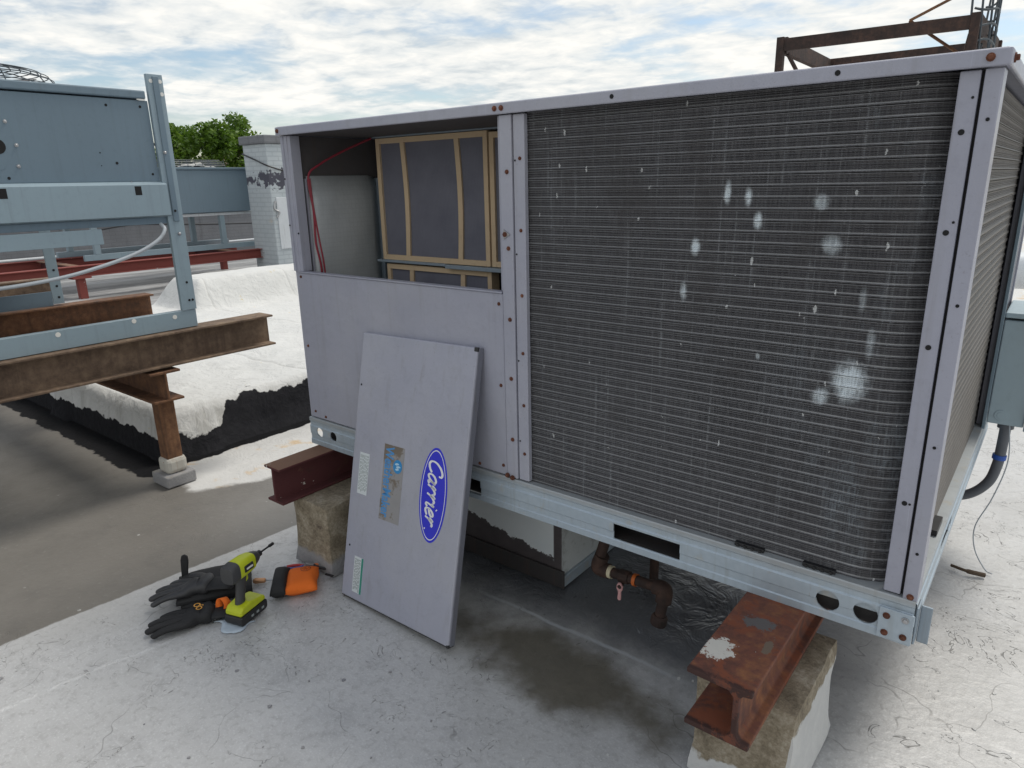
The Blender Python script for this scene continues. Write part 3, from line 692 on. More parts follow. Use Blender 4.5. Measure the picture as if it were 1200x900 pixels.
bx('filter_rail', 'bracket', U, .112, .50, .334, .434, 1.166, 1.176, .001)
bx('filter_rail', 'bracket', U, .505, 1.049, .326, .434, 1.160, 1.174, .001)

def air_filter(x0, x1, y0, z0, z1, nst, label, bend=0.0, group=None):
    t = thing('air_filter', ((x0+x1)/2, y0, z0), label, 'filter', group)
    w = .020; d = .045
    m = MB().box(x0+.004, x1-.004, y0+.010, y0+d-.004, z0+.004, z1-.004); m.build('filter_media', 'filter_media', t)
    bx('frame_side', 'cardboard', t, x0, x0+w, y0, y0+d, z0, z1, .001); bx('frame_side', 'cardboard', t, x1-w, x1, y0, y0+d, z0, z1, .001)
    bx('frame_side', 'cardboard', t, x0+w, x1-w, y0, y0+d, z1-w, z1, .001); bx('frame_side', 'cardboard', t, x0+w, x1-w, y0, y0+d, z0, z0+w, .001)
    for k in range(nst):
        xc = x0+(x1-x0)*(k+1)/(nst+1)*(1.0 if nst == 2 else 1) + (-.045 if k == 0 else .045)*(nst == 2)
        pts = [(xc+bend*math.sin(math.pi*s/8), z0+w+(z1-z0-2*w)*s/8) for s in range(9)]
        poly = [(a-.011, b) for a, b in pts]+[(a+.011, b) for a, b in pts[::-1]]
        MB().prism(poly, 'y', y0+.002, y0+.0095).build('strap', 'cardboard', t)
    return t
air_filter(.137, .716, .345, 1.176, 1.646, 2, 'upper grey air filter in tan cardboard frame with two curved straps', .010)
air_filter(.722, 1.030, .348, 1.176, 1.640, 1, 'air filter half hidden behind the centre post, beside the filter with curved straps')
air_filter(.150, .716, .350, .70, 1.158, 2, 'lower air filter with sagging cardboard edge beneath the blue filter rail', -.008)

# ------------------------------------------------------------------ removed access panel leaning on the unit
pr = thing('access_panel', (.427, -.235, 0), 'detached grey metal access panel with blue oval logo leaning against the unit', 'metal panel')
PX = Vector((1, -.021, .002)).normalized(); PY = Vector((.003, .23, .973)); PY = (PY-PX*PX.dot(PY)).normalized(); PZ = PX.cross(PY)
_rot = R_(1.6); PX2 = PX*math.cos(_rot)+PY*math.sin(_rot); PY2 = PY*math.cos(_rot)-PX*math.sin(_rot)
PM = Matrix((PX2, PY2, PZ)).transposed().to_4x4(); PM.translation = Vector((.427, -.237, .006))
def pl(o, dz=0):            # local panel coordinates -> world, parented
    o.matrix_basis = PM @ Matrix.Translation((0, 0, dz)); return o
def pbuild(mb, name, mat, parent, bevel=0, smooth=False, dz=0):
    o = mb.build(name, mat, None, bevel, smooth); o.data.transform(PM @ Matrix.Translation((0, 0, dz)))
    attach(o, parent); return o
pw, ph = .562, .985
sh = pbuild(MB().box(.003, pw-.003, .003, ph-.003, -.026, 0), 'panel_sheet', 'unit_paint', pr, .005)
pbuild(MB().box(0, .0025, .004, ph-.004, -.028, -.006), 'edge_fold', 'pvc_grey', pr, .001)
pbuild(MB().box(pw-.0025, pw, .004, ph-.004, -.028, -.006), 'edge_fold', 'unit_paint_dark', pr, .001)
pbuild(MB().box(.003, pw-.003, -.0005, .0025, -.028, -.004), 'edge_fold', 'black_plastic', pr)
pbuild(MB().box(pw-.016, pw-.001, ph-.016, ph-.002, -.010, .0012), 'corner_gasket', 'black_plastic', pr, .002)
pbuild(MB().box(pw-.012, pw-.001, -.001, .010, -.010, .0012), 'corner_gasket', 'black_plastic', pr, .002)
for (u_, v_) in ((.018, .793), (.028, .197)): pbuild(cyl((u_, v_, -.001), (u_, v_, .0006), .004, 12), 'screw_hole', 'hole_black', pr)
def ell(cu, cv, ru, rv, z0, z1, seg=56):
    return MB().prism([(cu+ru*math.cos(2*math.pi*k/seg), cv+rv*math.sin(2*math.pi*k/seg)) for k in range(seg)], 'z', z0, z1)
ou, ov = .428, .478
lg = pbuild(ell(ou, ov, .0625, .160, .0, .0008), 'logo_plate', 'logo_blue', pr)
seg = 64; m = MB()
for k in range(seg):
    for (a, b) in ((.0535, .1485), (.0560, .1520)):
        m.v.append((ou+a*math.cos(2*math.pi*k/seg), ov+b*math.sin(2*math.pi*k/seg), .0013))
for k in range(seg): m.f.append((2*k, 2*k+1, (2*k+3) % (2*seg), (2*k+2) % (2*seg)))
pbuild(m, 'logo_ring', 'logo_white', lg)
# script lettering, each letter a brush stroke ribbon
GL = {'C': (1.25, [[(1.12, 1.32), (1.08, 1.62), (.78, 1.74), (.36, 1.48), (.08, .92), (.12, .34), (.44, .02), (.86, .12), (1.12, .40)]]),
      'a': (.98, [[(.74, .86), (.46, 1.02), (.14, .78), (.04, .34), (.24, .02), (.52, .20), (.74, .72), (.80, .98)], [(.80, .98), (.70, .40), (.74, .06), (.98, .16)]]),
      'r': (.80, [[(.02, .62), (.18, .98), (.24, .98), (.18, .5), (.12, .02)], [(.16, .42), (.34, .80), (.56, 1.0), (.76, .88)]]),
      'i': (.52, [[(.06, .70), (.22, 1.0), (.18, .5), (.18, .10), (.34, .0), (.50, .18)], [(.30, 1.36), (.36, 1.44)]]),
      'e': (.80, [[(.08, .42), (.40, .52), (.64, .74), (.54, .98), (.28, .92), (.06, .50), (.14, .10), (.40, .0), (.74, .22)]])}
def ribbon(pts, w, z):
    P = [Vector((a, b)) for a, b in pts]; m_ = MB(); k = len(P)
    for i in range(k):
        t = (P[min(k-1, i+1)]-P[max(0, i-1)]); t = t.normalized() if t.length else Vector((1, 0)); nn = Vector((-t.y, t.x))
        ww = w*(.62+.55*abs(t.y))*(1 if 0 < i < k-1 else .6)
        m_.v += [(*(P[i]+nn*ww), z), (*(P[i]-nn*ww), z)]
    for i in range(k-1): m_.f.append((2*i, 2*i+1, 2*i+3, 2*i+2))
    return m_
xx = 0.0; word = 'Carrier'; tw_ = sum(GL[c][0] for c in word)+.35; sc_ = .232/tw_
for ch in word:
    wd, strokes = GL[ch]; mm = MB()
    for st_ in strokes:
        pts = crv([(a+xx+.22*(b-.7), b, 0) for a, b in st_], 8)
        q = []
        for p_ in pts:
            along = (p_.x-tw_/2+.05)*sc_; upv = (p_.y-.78)*sc_*.98
            q.append((ou+upv, ov-along))          # reads downwards, letter tops toward the panel's right edge
        rb = ribbon(q, .0042, .0014); off = len(mm.v); mm.v += rb.v; mm.f += [tuple(i+off for i in f_) for f_ in rb.f]
    pbuild(mm, 'logo_letter', 'logo_white', lg); xx += wd
pbuild(ell(ou-.76*sc_*.9, ov-(tw_/2+.02)*sc_, .003, .003, .001, .0014, 12), 'logo_dot', 'logo_white', lg)
# worn name sticker, reading downwards
stk = pbuild(MB().box(.172, .276, .335, .605, 0, .0006), 'name_sticker', 'worn_sticker', pr)
def text_mesh(body, size, bold=0.0, shear=0.0):
    cu = bpy.data.curves.new('lettering', 'FONT'); cu.body = body; cu.size = size; cu.shear = shear; cu.offset = bold; cu.align_x = 'LEFT'
    to = bpy.data.objects.new('lettering', cu); C.objects.link(to); me = evaluated(to); bpy.data.objects.remove(to); return me
tm = text_mesh('WeatherMaker', .1, .0022)
wid = max(v.co.x for v in tm.vertices); tm.transform(Matrix.Diagonal((.252/wid, .60, 1, 1)))
tm.transform(PM @ Matrix.Translation((.182, .598, .0011)) @ Matrix.Rotation(-math.pi/2, 4, 'Z'))
to = link('sticker_lettering', tm, 'print_blue'); attach(to, stk)
gb = pbuild(ell(.247, .536, .022, .024, .0006, .0016, 28), 'globe_emblem', 'globe_blue', stk)
mm = MB(); 
for cu_, cv_, s_ in ((.243, .545, 1), (.250, .536, 1.1), (.246, .527, .9)):
    mm.prism([(cu_-.010*s_, cv_-.003), (cu_, cv_-.005), (cu_+.013*s_, cv_), (cu_+.004, cv_+.004), (cu_-.006, cv_+.002)], 'z', .0016, .0021)
pbuild(mm, 'globe_highlight', 'globe_pale', gb)
def notice(u0, u1, v0, v1, green):
    s_ = pbuild(MB().box(u0, u1, v0, v1, 0, .0006), 'notice_sticker', 'sticker_white', pr)
    if green: pbuild(MB().box(u1-.010, u1, v0, v1, .0006, .0010), 'green_band', 'sticker_green', s_)
    g_ = MB(); kk = 6 if green else 7
    for c_ in range(kk):
        uu = u0+.006+(u1-u0-(.022 if green else .010))*c_/(kk-1); v_ = v1-.008
        while v_ > v0+.016:
            l2 = rnd.uniform(.004, .014); g_.box(uu-.0016, uu+.0016, v_-l2, v_, .0007, .0010); v_ -= l2+.004
    pbuild(g_, 'fine_print', 'print_grey', s_)
notice(.044, .096, .398, .550, False); notice(.062, .112, .032, .166, True)

# ------------------------------------------------------------------ supports under the unit
def beam(name, mat, poly, axis, a, b, label, cat='steel beam', parent=None, loc=None):
    e = MB().prism(poly, axis, a, b).build(name, mat, parent, .0025)
    if label: tag(e, label, cat)
    return e
chn_ = [(1.845, .2905), (1.991, .2905), (1.991, .3035), (1.972, .307), (1.964, .318), (1.964, .412), (1.972, .423), (1.991, .4265), (1.991, .4395), (1.845, .4395), (1.845, .4265), (1.940, .4245), (1.951, .412), (1.951, .318), (1.940, .3055), (1.845, .3035)]
beam('steel_beam', 'red_primer', chn_, 'y', -.362, 1.95, 'red painted steel beam with flaking white patch jutting from under the unit')
beam('steel_beam', 'maroon', ibeam_poly(.100, .149, .010, .010, .092, .2905), 'y', -.255, 1.95, 'dark maroon I-beam with rusty top under the unit by the leaning panel')
def block(x0, x1, y0, y1, z1, label, seed):
    me = bpy.data.meshes.new('concrete_block'); bm = bmesh.new(); bmesh.ops.create_cube(bm, size=1)
    bmesh.ops.subdivide_edges(bm, edges=bm.edges[:], cuts=9, use_grid_fill=True)
    for v in bm.verts:
        p_ = v.co.copy(); k = Vector((x0+(p_.x+.5)*(x1-x0), y0+(p_.y+.5)*(y1-y0), (p_.z+.5)*z1))
        nn = mnoise.noise_vector(k*14+Vector((seed, 0, 0)))*.005
        edge_ = sum(1 for c in p_ if abs(c) > .49)
        if edge_ >= 2: k += (Vector(((x0+x1)/2, (y0+y1)/2, z1/2))-k).normalized()*(.006+.010*max(0, mnoise.noise(k*11)))
        if k.z < z1*.35: k.x += (k.x-(x0+x1)/2)*.10*(1-k.z/(z1*.35)); k.y += (k.y-(y0+y1)/2)*.08*(1-k.z/(z1*.35))
        k += nn*(1 if k.z < z1-.004 else .0)
        v.co = k
    bm.to_mesh(me); bm.free()
    for p_ in me.polygons: p_.use_smooth = True
    me.set_sharp_from_angle(angle=R_(45))
    return tag(link('concrete_block', me, 'concrete_block'), label, 'concrete block')
block(1.800, 2.045, -.195, .16, .290, 'weathered concrete block with white coated foot under the red beam', 1)
block(.080, .300, -.175, .17, .290, 'stained concrete block under the maroon beam behind the leaning panel', 2)
block(1.800, 2.045, 1.45, 1.80, .290, 'concrete block under the rear end of the red beam', 3)
block(.030, .26, 1.45, 1.80, .290, 'concrete block under the rear end of the maroon beam', 4)
# duct curb
cb_ = thing('duct_curb', (.7, .75, 0), 'square sheet metal duct curb under the unit with peeling bright flashing', 'duct curb')
cm = MB().box(.33, 1.060, .300, 1.22, 0, .436); co_ = cm.build('curb_wall', 'curb_flashing', cb_, .004)
bx('curb_flange', 'galvanised', cb_, .30, 1.085, .285, 1.235, .412, .4385, .001)
bx('base_angle', 'dark_steel', cb_, .32, 1.075, .288, .2995, 0, .07, .002)
bx('base_angle', 'galvanised', cb_, 1.0605, 1.072, .30, 1.22, 0, .045, .002)
# gas pipe with valve
gp = thing('gas_pipe', (1.36, .26, .06), 'rusty black iron gas pipe with pink valve handle hanging below the unit', 'pipe')
MB().tube(crv([(1.305, .285, .455), (1.287, .27, .36), (1.262, .255, .25), (1.250, .25, .205)], 5), .019, 14).build('riser', 'black_iron', gp, smooth=True)
def elbow(p0, pc, p1, r): return MB().tube(crv([p0, Vector(p0).lerp(Vector(pc), .75), Vector(p1).lerp(Vector(pc), .75), p1], 6), r, 16)
elbow((1.262, .254, .225), (1.245, .25, .172), (1.292, .25, .174), .026).build('elbow', 'black_iron', gp, smooth=True)
MB().tube([(1.28, .25, .173), (1.50, .25, .183)], .018, 14).build('cross_pipe', 'black_iron', gp, smooth=True)
MB().tube([(1.288, .25, .1735), (1.306, .25, .1742)], .0225, 16).build('thread_tape', 'tape_yellow', gp, smooth=True)
MB().tube([(1.335, .25, .1755), (1.372, .25, .177)], .024, 8).build('valve_body', 'black_iron', gp, .002)
MB().tube([(1.388, .25, .178), (1.400, .25, .1785)], .0215, 16).build('orange_band', 'orange_tag', gp, smooth=True)
vh = MB().prism([(1.343, .158), (1.349, .170), (1.359, .170), (1.366, .158), (1.365, .145), (1.360, .137), (1.360, .106), (1.352, .102), (1.347, .108), (1.349, .137), (1.343, .146)], 'y', .212, .219).build('valve_handle', 'pink_valve', gp, .002)
cyl((1.355, .209, .156), (1.355, .245, .162), .007, 12).build('handle_nut', 'black_iron', vh)
elbow((1.465, .25, .181), (1.503, .25, .184), (1.500, .245, .138), .0265).build('elbow', 'black_iron', gp, smooth=True)
MB().tube([(1.501, .25, .16), (1.490, .243, .072)], .018, 14).build('drip_leg', 'black_iron', gp, smooth=True)
MB().tube([(1.492, .244, .086), (1.491, .243, .078), (1.488, .241, .056), (1.487, .240, .050)], [.022, .0275, .0275, .025], 18).build('pipe_cap', 'black_iron', gp, smooth=True)
cyl((1.4868, .2398, .0485), (1.487, .240, .053), .017, 18).build('cap_recess', 'hole_black', gp)
tag(MB().tube([(1.33, .52, 0), (1.33, .52, .46)], .017, 12).build('vertical_pipe', 'black_iron', smooth=True), 'plain dark upright pipe under the unit behind the gas valve', 'pipe')

# ------------------------------------------------------------------ disconnect box, conduit, wires on the right
db = thing('disconnect_box', (2.33, 1.55, .56), 'grey-green electrical disconnect box on the side of the unit', 'electrical box')
bx('box_body', 'box_paint', db, 2.222, 2.335, 1.44, 1.73, .562, .955, .004)
bx('box_lid', 'box_paint', db, 2.336, 2.352, 1.43, 1.74, .550, .965, .004)
bx('box_hood', 'box_paint', db, 2.222, 2.352, 1.425, 1.742, .9655, .985, .004)
MB().tube([(2.262, 1.4395, .598), (2.262, 1.4375, .598)], .020, 20).build('knockout', 'box_paint', db, .0008)
MB().tube([(2.262, 1.4374, .598), (2.262, 1.4362, .598)], .012, 20).build('knockout', 'box_paint', db, .0008)
cd = thing('conduit', (2.27, 1.5, .4), 'curved grey plastic conduit dropping from the electrical box', 'conduit')
MB().tube(crv([(2.282, 1.50, .562), (2.282, 1.50, .47), (2.278, 1.50, .38), (2.258, 1.50, .30), (2.20, 1.50, .235), (2.10, 1.50, .20)]), .0185, 16).build('conduit_tube', 'pvc_grey', cd, smooth=True)
MB().tube([(2.282, 1.50, .566), (2.282, 1.50, .535)], .027, 16).build('conduit_collar', 'pvc_grey', cd, smooth=True)
MB().tube([(2.2805, 1.50, .425), (2.2795, 1.50, .407)], .0235, 16).build('tape_wrap', 'blue_tape', cd, smooth=True)
tag(MB().tube(crv([(2.295, 1.45, .56), (2.31, 1.44, .42), (2.285, 1.40, .28), (2.25, 1.36, .17), (2.262, 1.35, .08), (2.305, 1.34, .012), (2.33, 1.33, .006)]), .0022, 6).build('loose_wire', 'cable_grey', smooth=True), 'thin pale wire dangling from the electrical box to the roof', 'wire')
tag(MB().tube(crv([(2.20, 1.30, .012), (2.25, 1.28, .016), (2.31, 1.30, .008)]), [.006]*9+[.009]*8, 7).build('twig', 'bark', smooth=True), 'short dark twig lying on the pale roof by the dangling wire', 'twig')

vd = thing('white_duct', (2.4, 6, 0), 'white round vent pipe on short legs beyond the unit', 'vent pipe')
MB().tube([(1.95, 6.0, .62), (4.6, 6.4, .62)], .16, 24).build('vent_tube', 'white_duct', vd, smooth=True)
for q in (2.3, 4.2): bx('leg', 'galvanised', vd, q-.03, q+.03, 6.0, 6.06+.1*(q > 3), 0, .48)

# ------------------------------------------------------------------ left condensing unit on steel dunnage
FX = -1.1
dn = thing('steel_dunnage', (-1.1, -.08, 0), 'rusty welded I-beam stand carrying the blue-grey unit above the dark roof', 'steel stand')
beam('main_beam', 'rust_pale', ibeam_poly(.13, .168, .011, .010, FX-.02, .622), 'y', -2.6, .553, None, parent=dn)
beam('main_beam', 'rust', ibeam_poly(.13, .155, .011, .010, -2.62, .622), 'y', -2.6, .60, None, parent=dn)
beam('main_beam', 'rust_pale', ibeam_poly(.11, .15, .011, .010, -4.3, .63), 'y', -2.6, .60, None, parent=dn)
beam('cross_beam', 'rust', [(y_-.085, z_) for y_, z_ in ibeam_poly(.15, .155, .012, .010, .0, .4525)], 'x', -4.6, -1.04, None, parent=dn)
beam('cross_beam', 'rust', [(y_-2.2, z_) for y_, z_ in ibeam_poly(.15, .155, .012, .010, .0, .4525)], 'x', -4.6, -1.04, None, parent=dn)
ps = bx('post', 'rust', dn, -1.165, -1.085, -.125, -.045, .10, .4515, .006)
bx('post_foot', 'old_white', ps, -1.180, -1.070, -.140, -.030, .06, .145, .022)
bx('post_base', 'concrete_block', ps, -1.21, -1.045, -.165, -.01, 0, .062, .008)
for (px_, py_) in ((-4.4, -.085), (-1.12, -2.2), (-4.4, -2.2)): bx('post', 'rust', dn, px_-.04, px_+.04, py_-.04, py_+.04, 0, .4515, .006)

A = thing('condensing_unit', (-1.6, -.6, .79), 'blue-grey condensing unit frame with open lower half standing on rusty beams', 'condensing unit')
# near side: bottom channel, corner post, panel
ch_ = MB().prism([(FX+.0, .7935), (FX+.0, .880), (FX-.045, .880), (FX-.045, .876), (FX-.005, .876), (FX-.005, .7975), (FX-.045, .7975), (FX-.045, .7935)], 'y', -2.4, .145).build('bottom_channel', 'blue_light', A, .0012)
for y_, z_ in ((-.493, .862), (-.164, .868), (.033, .856), (-.9, .862)): 
    o = cyl((FX+.0002, y_, z_), (FX+.0012, y_, z_), .011, 14).build('punched_hole', 'white_cap', A)
cpo = MB().prism([(FX+.004, .075), (FX+.004, .150), (FX-.055, .150), (FX-.055, .146), (FX+.000, .146), (FX+.000, .079), (FX-.016, .079), (FX-.016, .075)], 'z', .882, 1.985).build('corner_post', 'blue_light', A, .0015)
bx('post_rib', 'blue_paint', cpo, FX+.0042, FX+.010, .100, .128, 1.32, 1.975, .002)
for y_, z_, k in ((.093, 1.955, 1), (.136, 1.955, 1), (.137, 1.90, 1)): cyl((FX+.0042, y_, z_), (FX+.0052, y_, z_), .009, 12).build('punched_hole', 'white_cap', cpo)
for y_, z_ in ((.112, 1.37), (.118, 1.02), (.118, .93), (.135, .93)): hole(cpo, (FX+.0115 if z_ > 1.32 else FX+.005, y_, z_), (1, 0, 0), 1.2)
for y_, z_ in ((.105, 1.64), (.118, 1.26)): screw(cpo, (FX+.012 if z_ > 1.32 else FX+.006, y_, z_), (1, 0, 0), 'steel', 1.3)
bx('corner_post', 'blue_paint', A, FX-.004, FX+.0, -2.4, -2.33, .882, 1.985)
up = bx('upper_panel', 'blue_paint', A, FX-.030, FX-.008, -2.33, .070, 1.508, 1.868, .003)
fl_ = MB().prism([(FX-.008, 1.508), (FX+.018, 1.494), (FX+.018, 1.352), (FX-.004, 1.345), (FX-.006, 1.345), (FX+.014, 1.356), (FX+.014, 1.490), (FX-.030, 1.504)], 'y', -2.33, .088).build('skirt_panel', 'blue_light', A, .0012)
bx('skirt_panel', 'blue_paint', A, FX-.020, FX-.008, -2.33, .074, 1.312, 1.3445, .002)
bx('drip_tray', 'blue_light', A, FX-.012, FX+.006, -2.33, -.235, 1.236, 1.304, .002)
tp = bx('top_lid', 'blue_paint', A, -2.62, FX+.004, -2.36, .060, 1.874, 1.910, .006)
bx('lid_gap_tab', 'white_cap', tp, FX-.006, FX+.002, .018, .056, 1.8685, 1.8735, 0)
for y_, z_, s_ in ((-.118, 1.838, 1.2), (.031, 1.840, 1.2), (-.113, 1.591, 1.2), (.041, 1.542, 1.1), (-.178, 1.635, .6), (-.181, 1.580, .45), (-.548, 1.529, 1.2)): hole(up, (FX-.0075, y_, z_), (1, 0, 0), s_)
for y_, z_ in ((-.520, 1.750), (-.497, 1.659), (-.505, 1.576)): screw(up, (FX-.0075, y_, z_), (1, 0, 0), 'steel', 1.2)
cyl((FX-.0085, -.566, 1.653), (FX-.007, -.566, 1.653), .030, 24).build('cable_knockout', 'hole_black', up)
cyl((FX-.0085, -.57, 1.585), (FX-.0072, -.57, 1.585), .024, 24).build('knockout', 'blue_paint', up, .0008)
for y_ in (-.050, -.590): bx('punched_slot', 'hole_black', fl_, FX+.0175, FX+.0186, y_-.015, y_+.015, 1.448, 1.488, 0)
cyl((FX-.0075, -.063, 1.506), (FX-.004, -.063, 1.506), .004, 8).build('rivet', 'steel', up)
bx('far_panel', 'blue_paint', A, -2.60, -2.58, -2.33, .05, 1.32, 1.868, .002)
bx('end_panel', 'blue_paint', A, -2.58, FX-.060, .048, .068, 1.36, 1.868, .002)
bx('equipment_floor', 'blue_paint', A, -2.58, FX-.012, -2.33, .047, 1.326, 1.343, .001)
# inner leg and far channel on the second beam
lgp = MB().prism([(-2.600, .0), (-2.600, .062), (-2.662, .062), (-2.662, .056), (-2.606, .056), (-2.606, .0)], 'z', .790, 1.32).build('leg', 'blue_light', A, .001)
for z_ in (.83, .90, 1.0, 1.15, 1.25): hole(lgp, (-2.5995, .036, z_), (1, 0, 0), 1.5)
bx('far_channel', 'blue_paint', A, -2.606, -2.600, -2.4, -.002, .782, .872, .001)
bx('leg', 'blue_light', A, -2.606, -2.600, -2.4, -2.34, .875, 1.32, .001)
MB().tube(crv([(FX-.012, .043, 1.312), (FX+.02, .042, 1.285), (FX+.03, .0, 1.24), (FX+.03, -.10, 1.19), (FX+.02, -.25, 1.145), (FX, -.45, 1.105), (FX-.03, -.72, 1.085), (FX-.06, -1.1, 1.09), (FX-.1, -1.6, 1.2), (FX-.15, -1.8, 1.33)]), .0085, 10).build('drain_hose', 'cable_grey', A, smooth=True)
# fan guard on top
fg = MB(); gc = Vector((-1.85, -.46, 1.91))
for r_, h_ in ((.42, 0), (.417, .03), (.41, .055), (.40, .08), (.38, .10), (.35, .115), (.31, .122), (.27, .127), (.23, .13), (.19, .133)):
    fg.tube([gc+Vector((r_*math.cos(a), r_*math.sin(a), h_)) for a in [2*math.pi*k/40 for k in range(41)]], .0022, 5, False)
for k in range(12):
    a = 2*math.pi*k/12+.2; d_ = Vector((math.cos(a), math.sin(a), 0))
    fg.tube([gc+d_*.42, gc+d_*.41+Vector((0, 0, .055)), gc+d_*.38+Vector((0, 0, .10)), gc+d_*.27+Vector((0, 0, .128)), gc+d_*.05+Vector((0, 0, .138))], .003, 5)
fgo = fg.build('fan_guard', 'wire_dark', A)
MB().tube([gc+Vector((0, 0, .075)), gc+Vector((0, 0, .132))], .17, 24).build('fan_motor', 'blue_paint', fgo, .01)
for k in range(4):
    a = math.pi/2*k+.5; d_ = Vector((math.cos(a), math.sin(a), 0)); e_ = Vector((-d_.y, d_.x, 0)); c0 = gc+Vector((0, 0, .05))
    MB().quadbox([c0+d_*.1-e_*.05+Vector((0, 0, -.02)), c0+d_*.36-e_*.09+Vector((0, 0, -.03)), c0+d_*.36+e_*.09+Vector((0, 0, .02)), c0+d_*.1+e_*.05+Vector((0, 0, .01)),
                  c0+d_*.1-e_*.05+Vector((0, 0, -.017)), c0+d_*.36-e_*.09+Vector((0, 0, -.027)), c0+d_*.36+e_*.09+Vector((0, 0, .023)), c0+d_*.1+e_*.05+Vector((0, 0, .013))]).build('fan_blade', 'dark_steel', fgo)

# ------------------------------------------------------------------ background: second unit on red frame, pillar, parapet, trees
rf = thing('red_steel_frame', (-9, 3, 0), 'red painted steel beam frame carrying the distant blue-grey unit', 'steel frame')
beam('beam', 'far_red', ibeam_poly(.14, .15, .012, .012, -8.5, .31), 'y', .6, 5.6, None, parent=rf)
beam('beam', 'far_red', ibeam_poly(.14, .15, .012, .012, -10.0, .31), 'y', .6, 5.6, None, parent=rf)
for y_ in (2.3, 4.75): beam('cross_beam', 'maroon', [(a+y_, b) for a, b in ibeam_poly(.12, .13, .012, .012, 0, .325)], 'x', -9.925, -8.575, None, parent=rf)
for px_ in (-8.5, -10):
    for py_ in (2.29, 5.3, .8):
        lg_ = bx('post', 'far_red', rf, px_-.05, px_+.05, py_-.05, py_+.05, 0, .309, .004); bx('post_plate', 'far_red', lg_, px_-.09, px_+.09, py_-.12, py_+.12, .285, .3095, .002)
Bk = thing('condensing_unit', (-9.4, 4.5, .46), 'plain distant blue-grey unit on legs beside the white brick pillar', 'condensing unit')
bx('cabinet', 'blue_paint', Bk, -10.2, -9.0, 2.6, 5.45, 1.075, 1.76, .01)
bx('lid', 'blue_paint', Bk, -10.22, -8.98, 2.58, 5.47, 1.762, 1.80, .006)
bx('belly_pan', 'white_duct', Bk, -10.1, -9.05, 2.7, 5.4, 1.02, 1.07, .01)
for px_ in (-10.1, -9.08):
    for py_ in (2.8, 4.85): bx('leg', 'blue_light', Bk, px_-.04, px_+.04, py_-.04, py_+.04, .549, 1.019, .003)
for py_ in (4.4,): bx('bottom_rail', 'blue_light', Bk, -9.10, -9.04, 2.6, 5.5, .462, .548, .003)
bx('bottom_rail', 'blue_light', Bk, -10.14, -10.06, 2.6, 5.5, .462, .548, .003)
gm_ = MB(); gx0, gx1, gy0, gy1 = -10.1, -9.25, 3.6, 5.15
for k in range(5):
    z_ = 1.80+.03*k; i_ = .012*k*k/3
    gm_.tube([(gx0+i_, gy0+i_, z_), (gx1-i_, gy0+i_, z_), (gx1-i_, gy1-i_, z_), (gx0+i_, gy1-i_, z_), (gx0+i_, gy0+i_, z_)], .008, 5)
for k in range(13):
    y_ = gy0+(gy1-gy0)*k/12; gm_.tube([(gx1, y_, 1.80), (gx1-.06, y_, 1.92)], .006, 5); gm_.tube([(gx0, y_, 1.80), (gx0+.06, y_, 1.92)], .006, 5)
gm_.build('fan_guard', 'wire_dark', Bk)
sgm = MB(); sgp = []
for k in range(9): sgp.append((4.55+.62*k/8, 1.802+.10*math.sin(math.pi*min(1, .12+k/8*.9))*(.7+.3*math.sin(k*2.1))))
sgm.prism(sgp+[(5.17, 1.802)], 'x', -9.75, -9.5)
tag(sgm.build('plastic_sheet', 'white_cap', None, .02), 'crumpled white sheet on top of the distant unit inside its wire guard', 'plastic sheet')

pi_ = thing('brick_pillar', (-8.5, 5.5, 0), 'white painted brick pillar with dark peeled patches beside the distant unit', 'pillar')
bx('shaft', 'painted_brick', pi_, -8.66, -8.0, 5.16, 6.6, 0, 2.14, .01)
bx('coping', 'grey_brick', pi_, -8.70, -7.96, 5.12, 6.66, 2.14, 2.27, .012)
bx('rendered_patch', 'white_duct', pi_, -7.999, -7.985, 5.24, 5.75, .46, 1.30, .01)
MB().tube(crv([(-8.66, 5.14, 2.0), (-8.3, 5.13, 1.90), (-7.98, 5.14, 1.80), (-7.97, 5.5, 1.71), (-7.97, 6.0, 1.70)]), .012, 7).build('cable', 'black_plastic', pi_, smooth=True)
MB().tube(crv([(-7.99, 5.22, 1.24), (-7.98, 5.19, 1.12), (-7.96, 5.26, 1.06), (-7.98, 5.21, .98)]), .014, 7).build('pipe_bracket', 'steel', pi_, smooth=True)
pw_ = thing('parapet_wall', (-13, 5, 0), 'low grey stained brick parapet wall at the far roof edge', 'wall')
bx('wall_face', 'grey_brick', pw_, -13.3, -13.0, -30, 40, 0, .92, .01)
bx('coping', 'white_duct', pw_, -13.36, -12.95, -30, 40, .921, .99, .01)
tag(MB().tube([(-12.86, -6, .235), (-12.86, 9, .285)], .022, 8).build('wall_pipe', 'white_duct', smooth=True), 'thin white pipe running along the grey parapet wall', 'pipe')
tag(MB().tube(crv([(-12.7, 2.2, .60), (-12.7, 4, .69), (-12.7, 5, .78), (-12.7, 6.5, .70), (-12.7, 9, .62)]), .016, 7).build('wall_cable', 'black_plastic', smooth=True), 'black cable drooping along the grey parapet wall', 'cable')

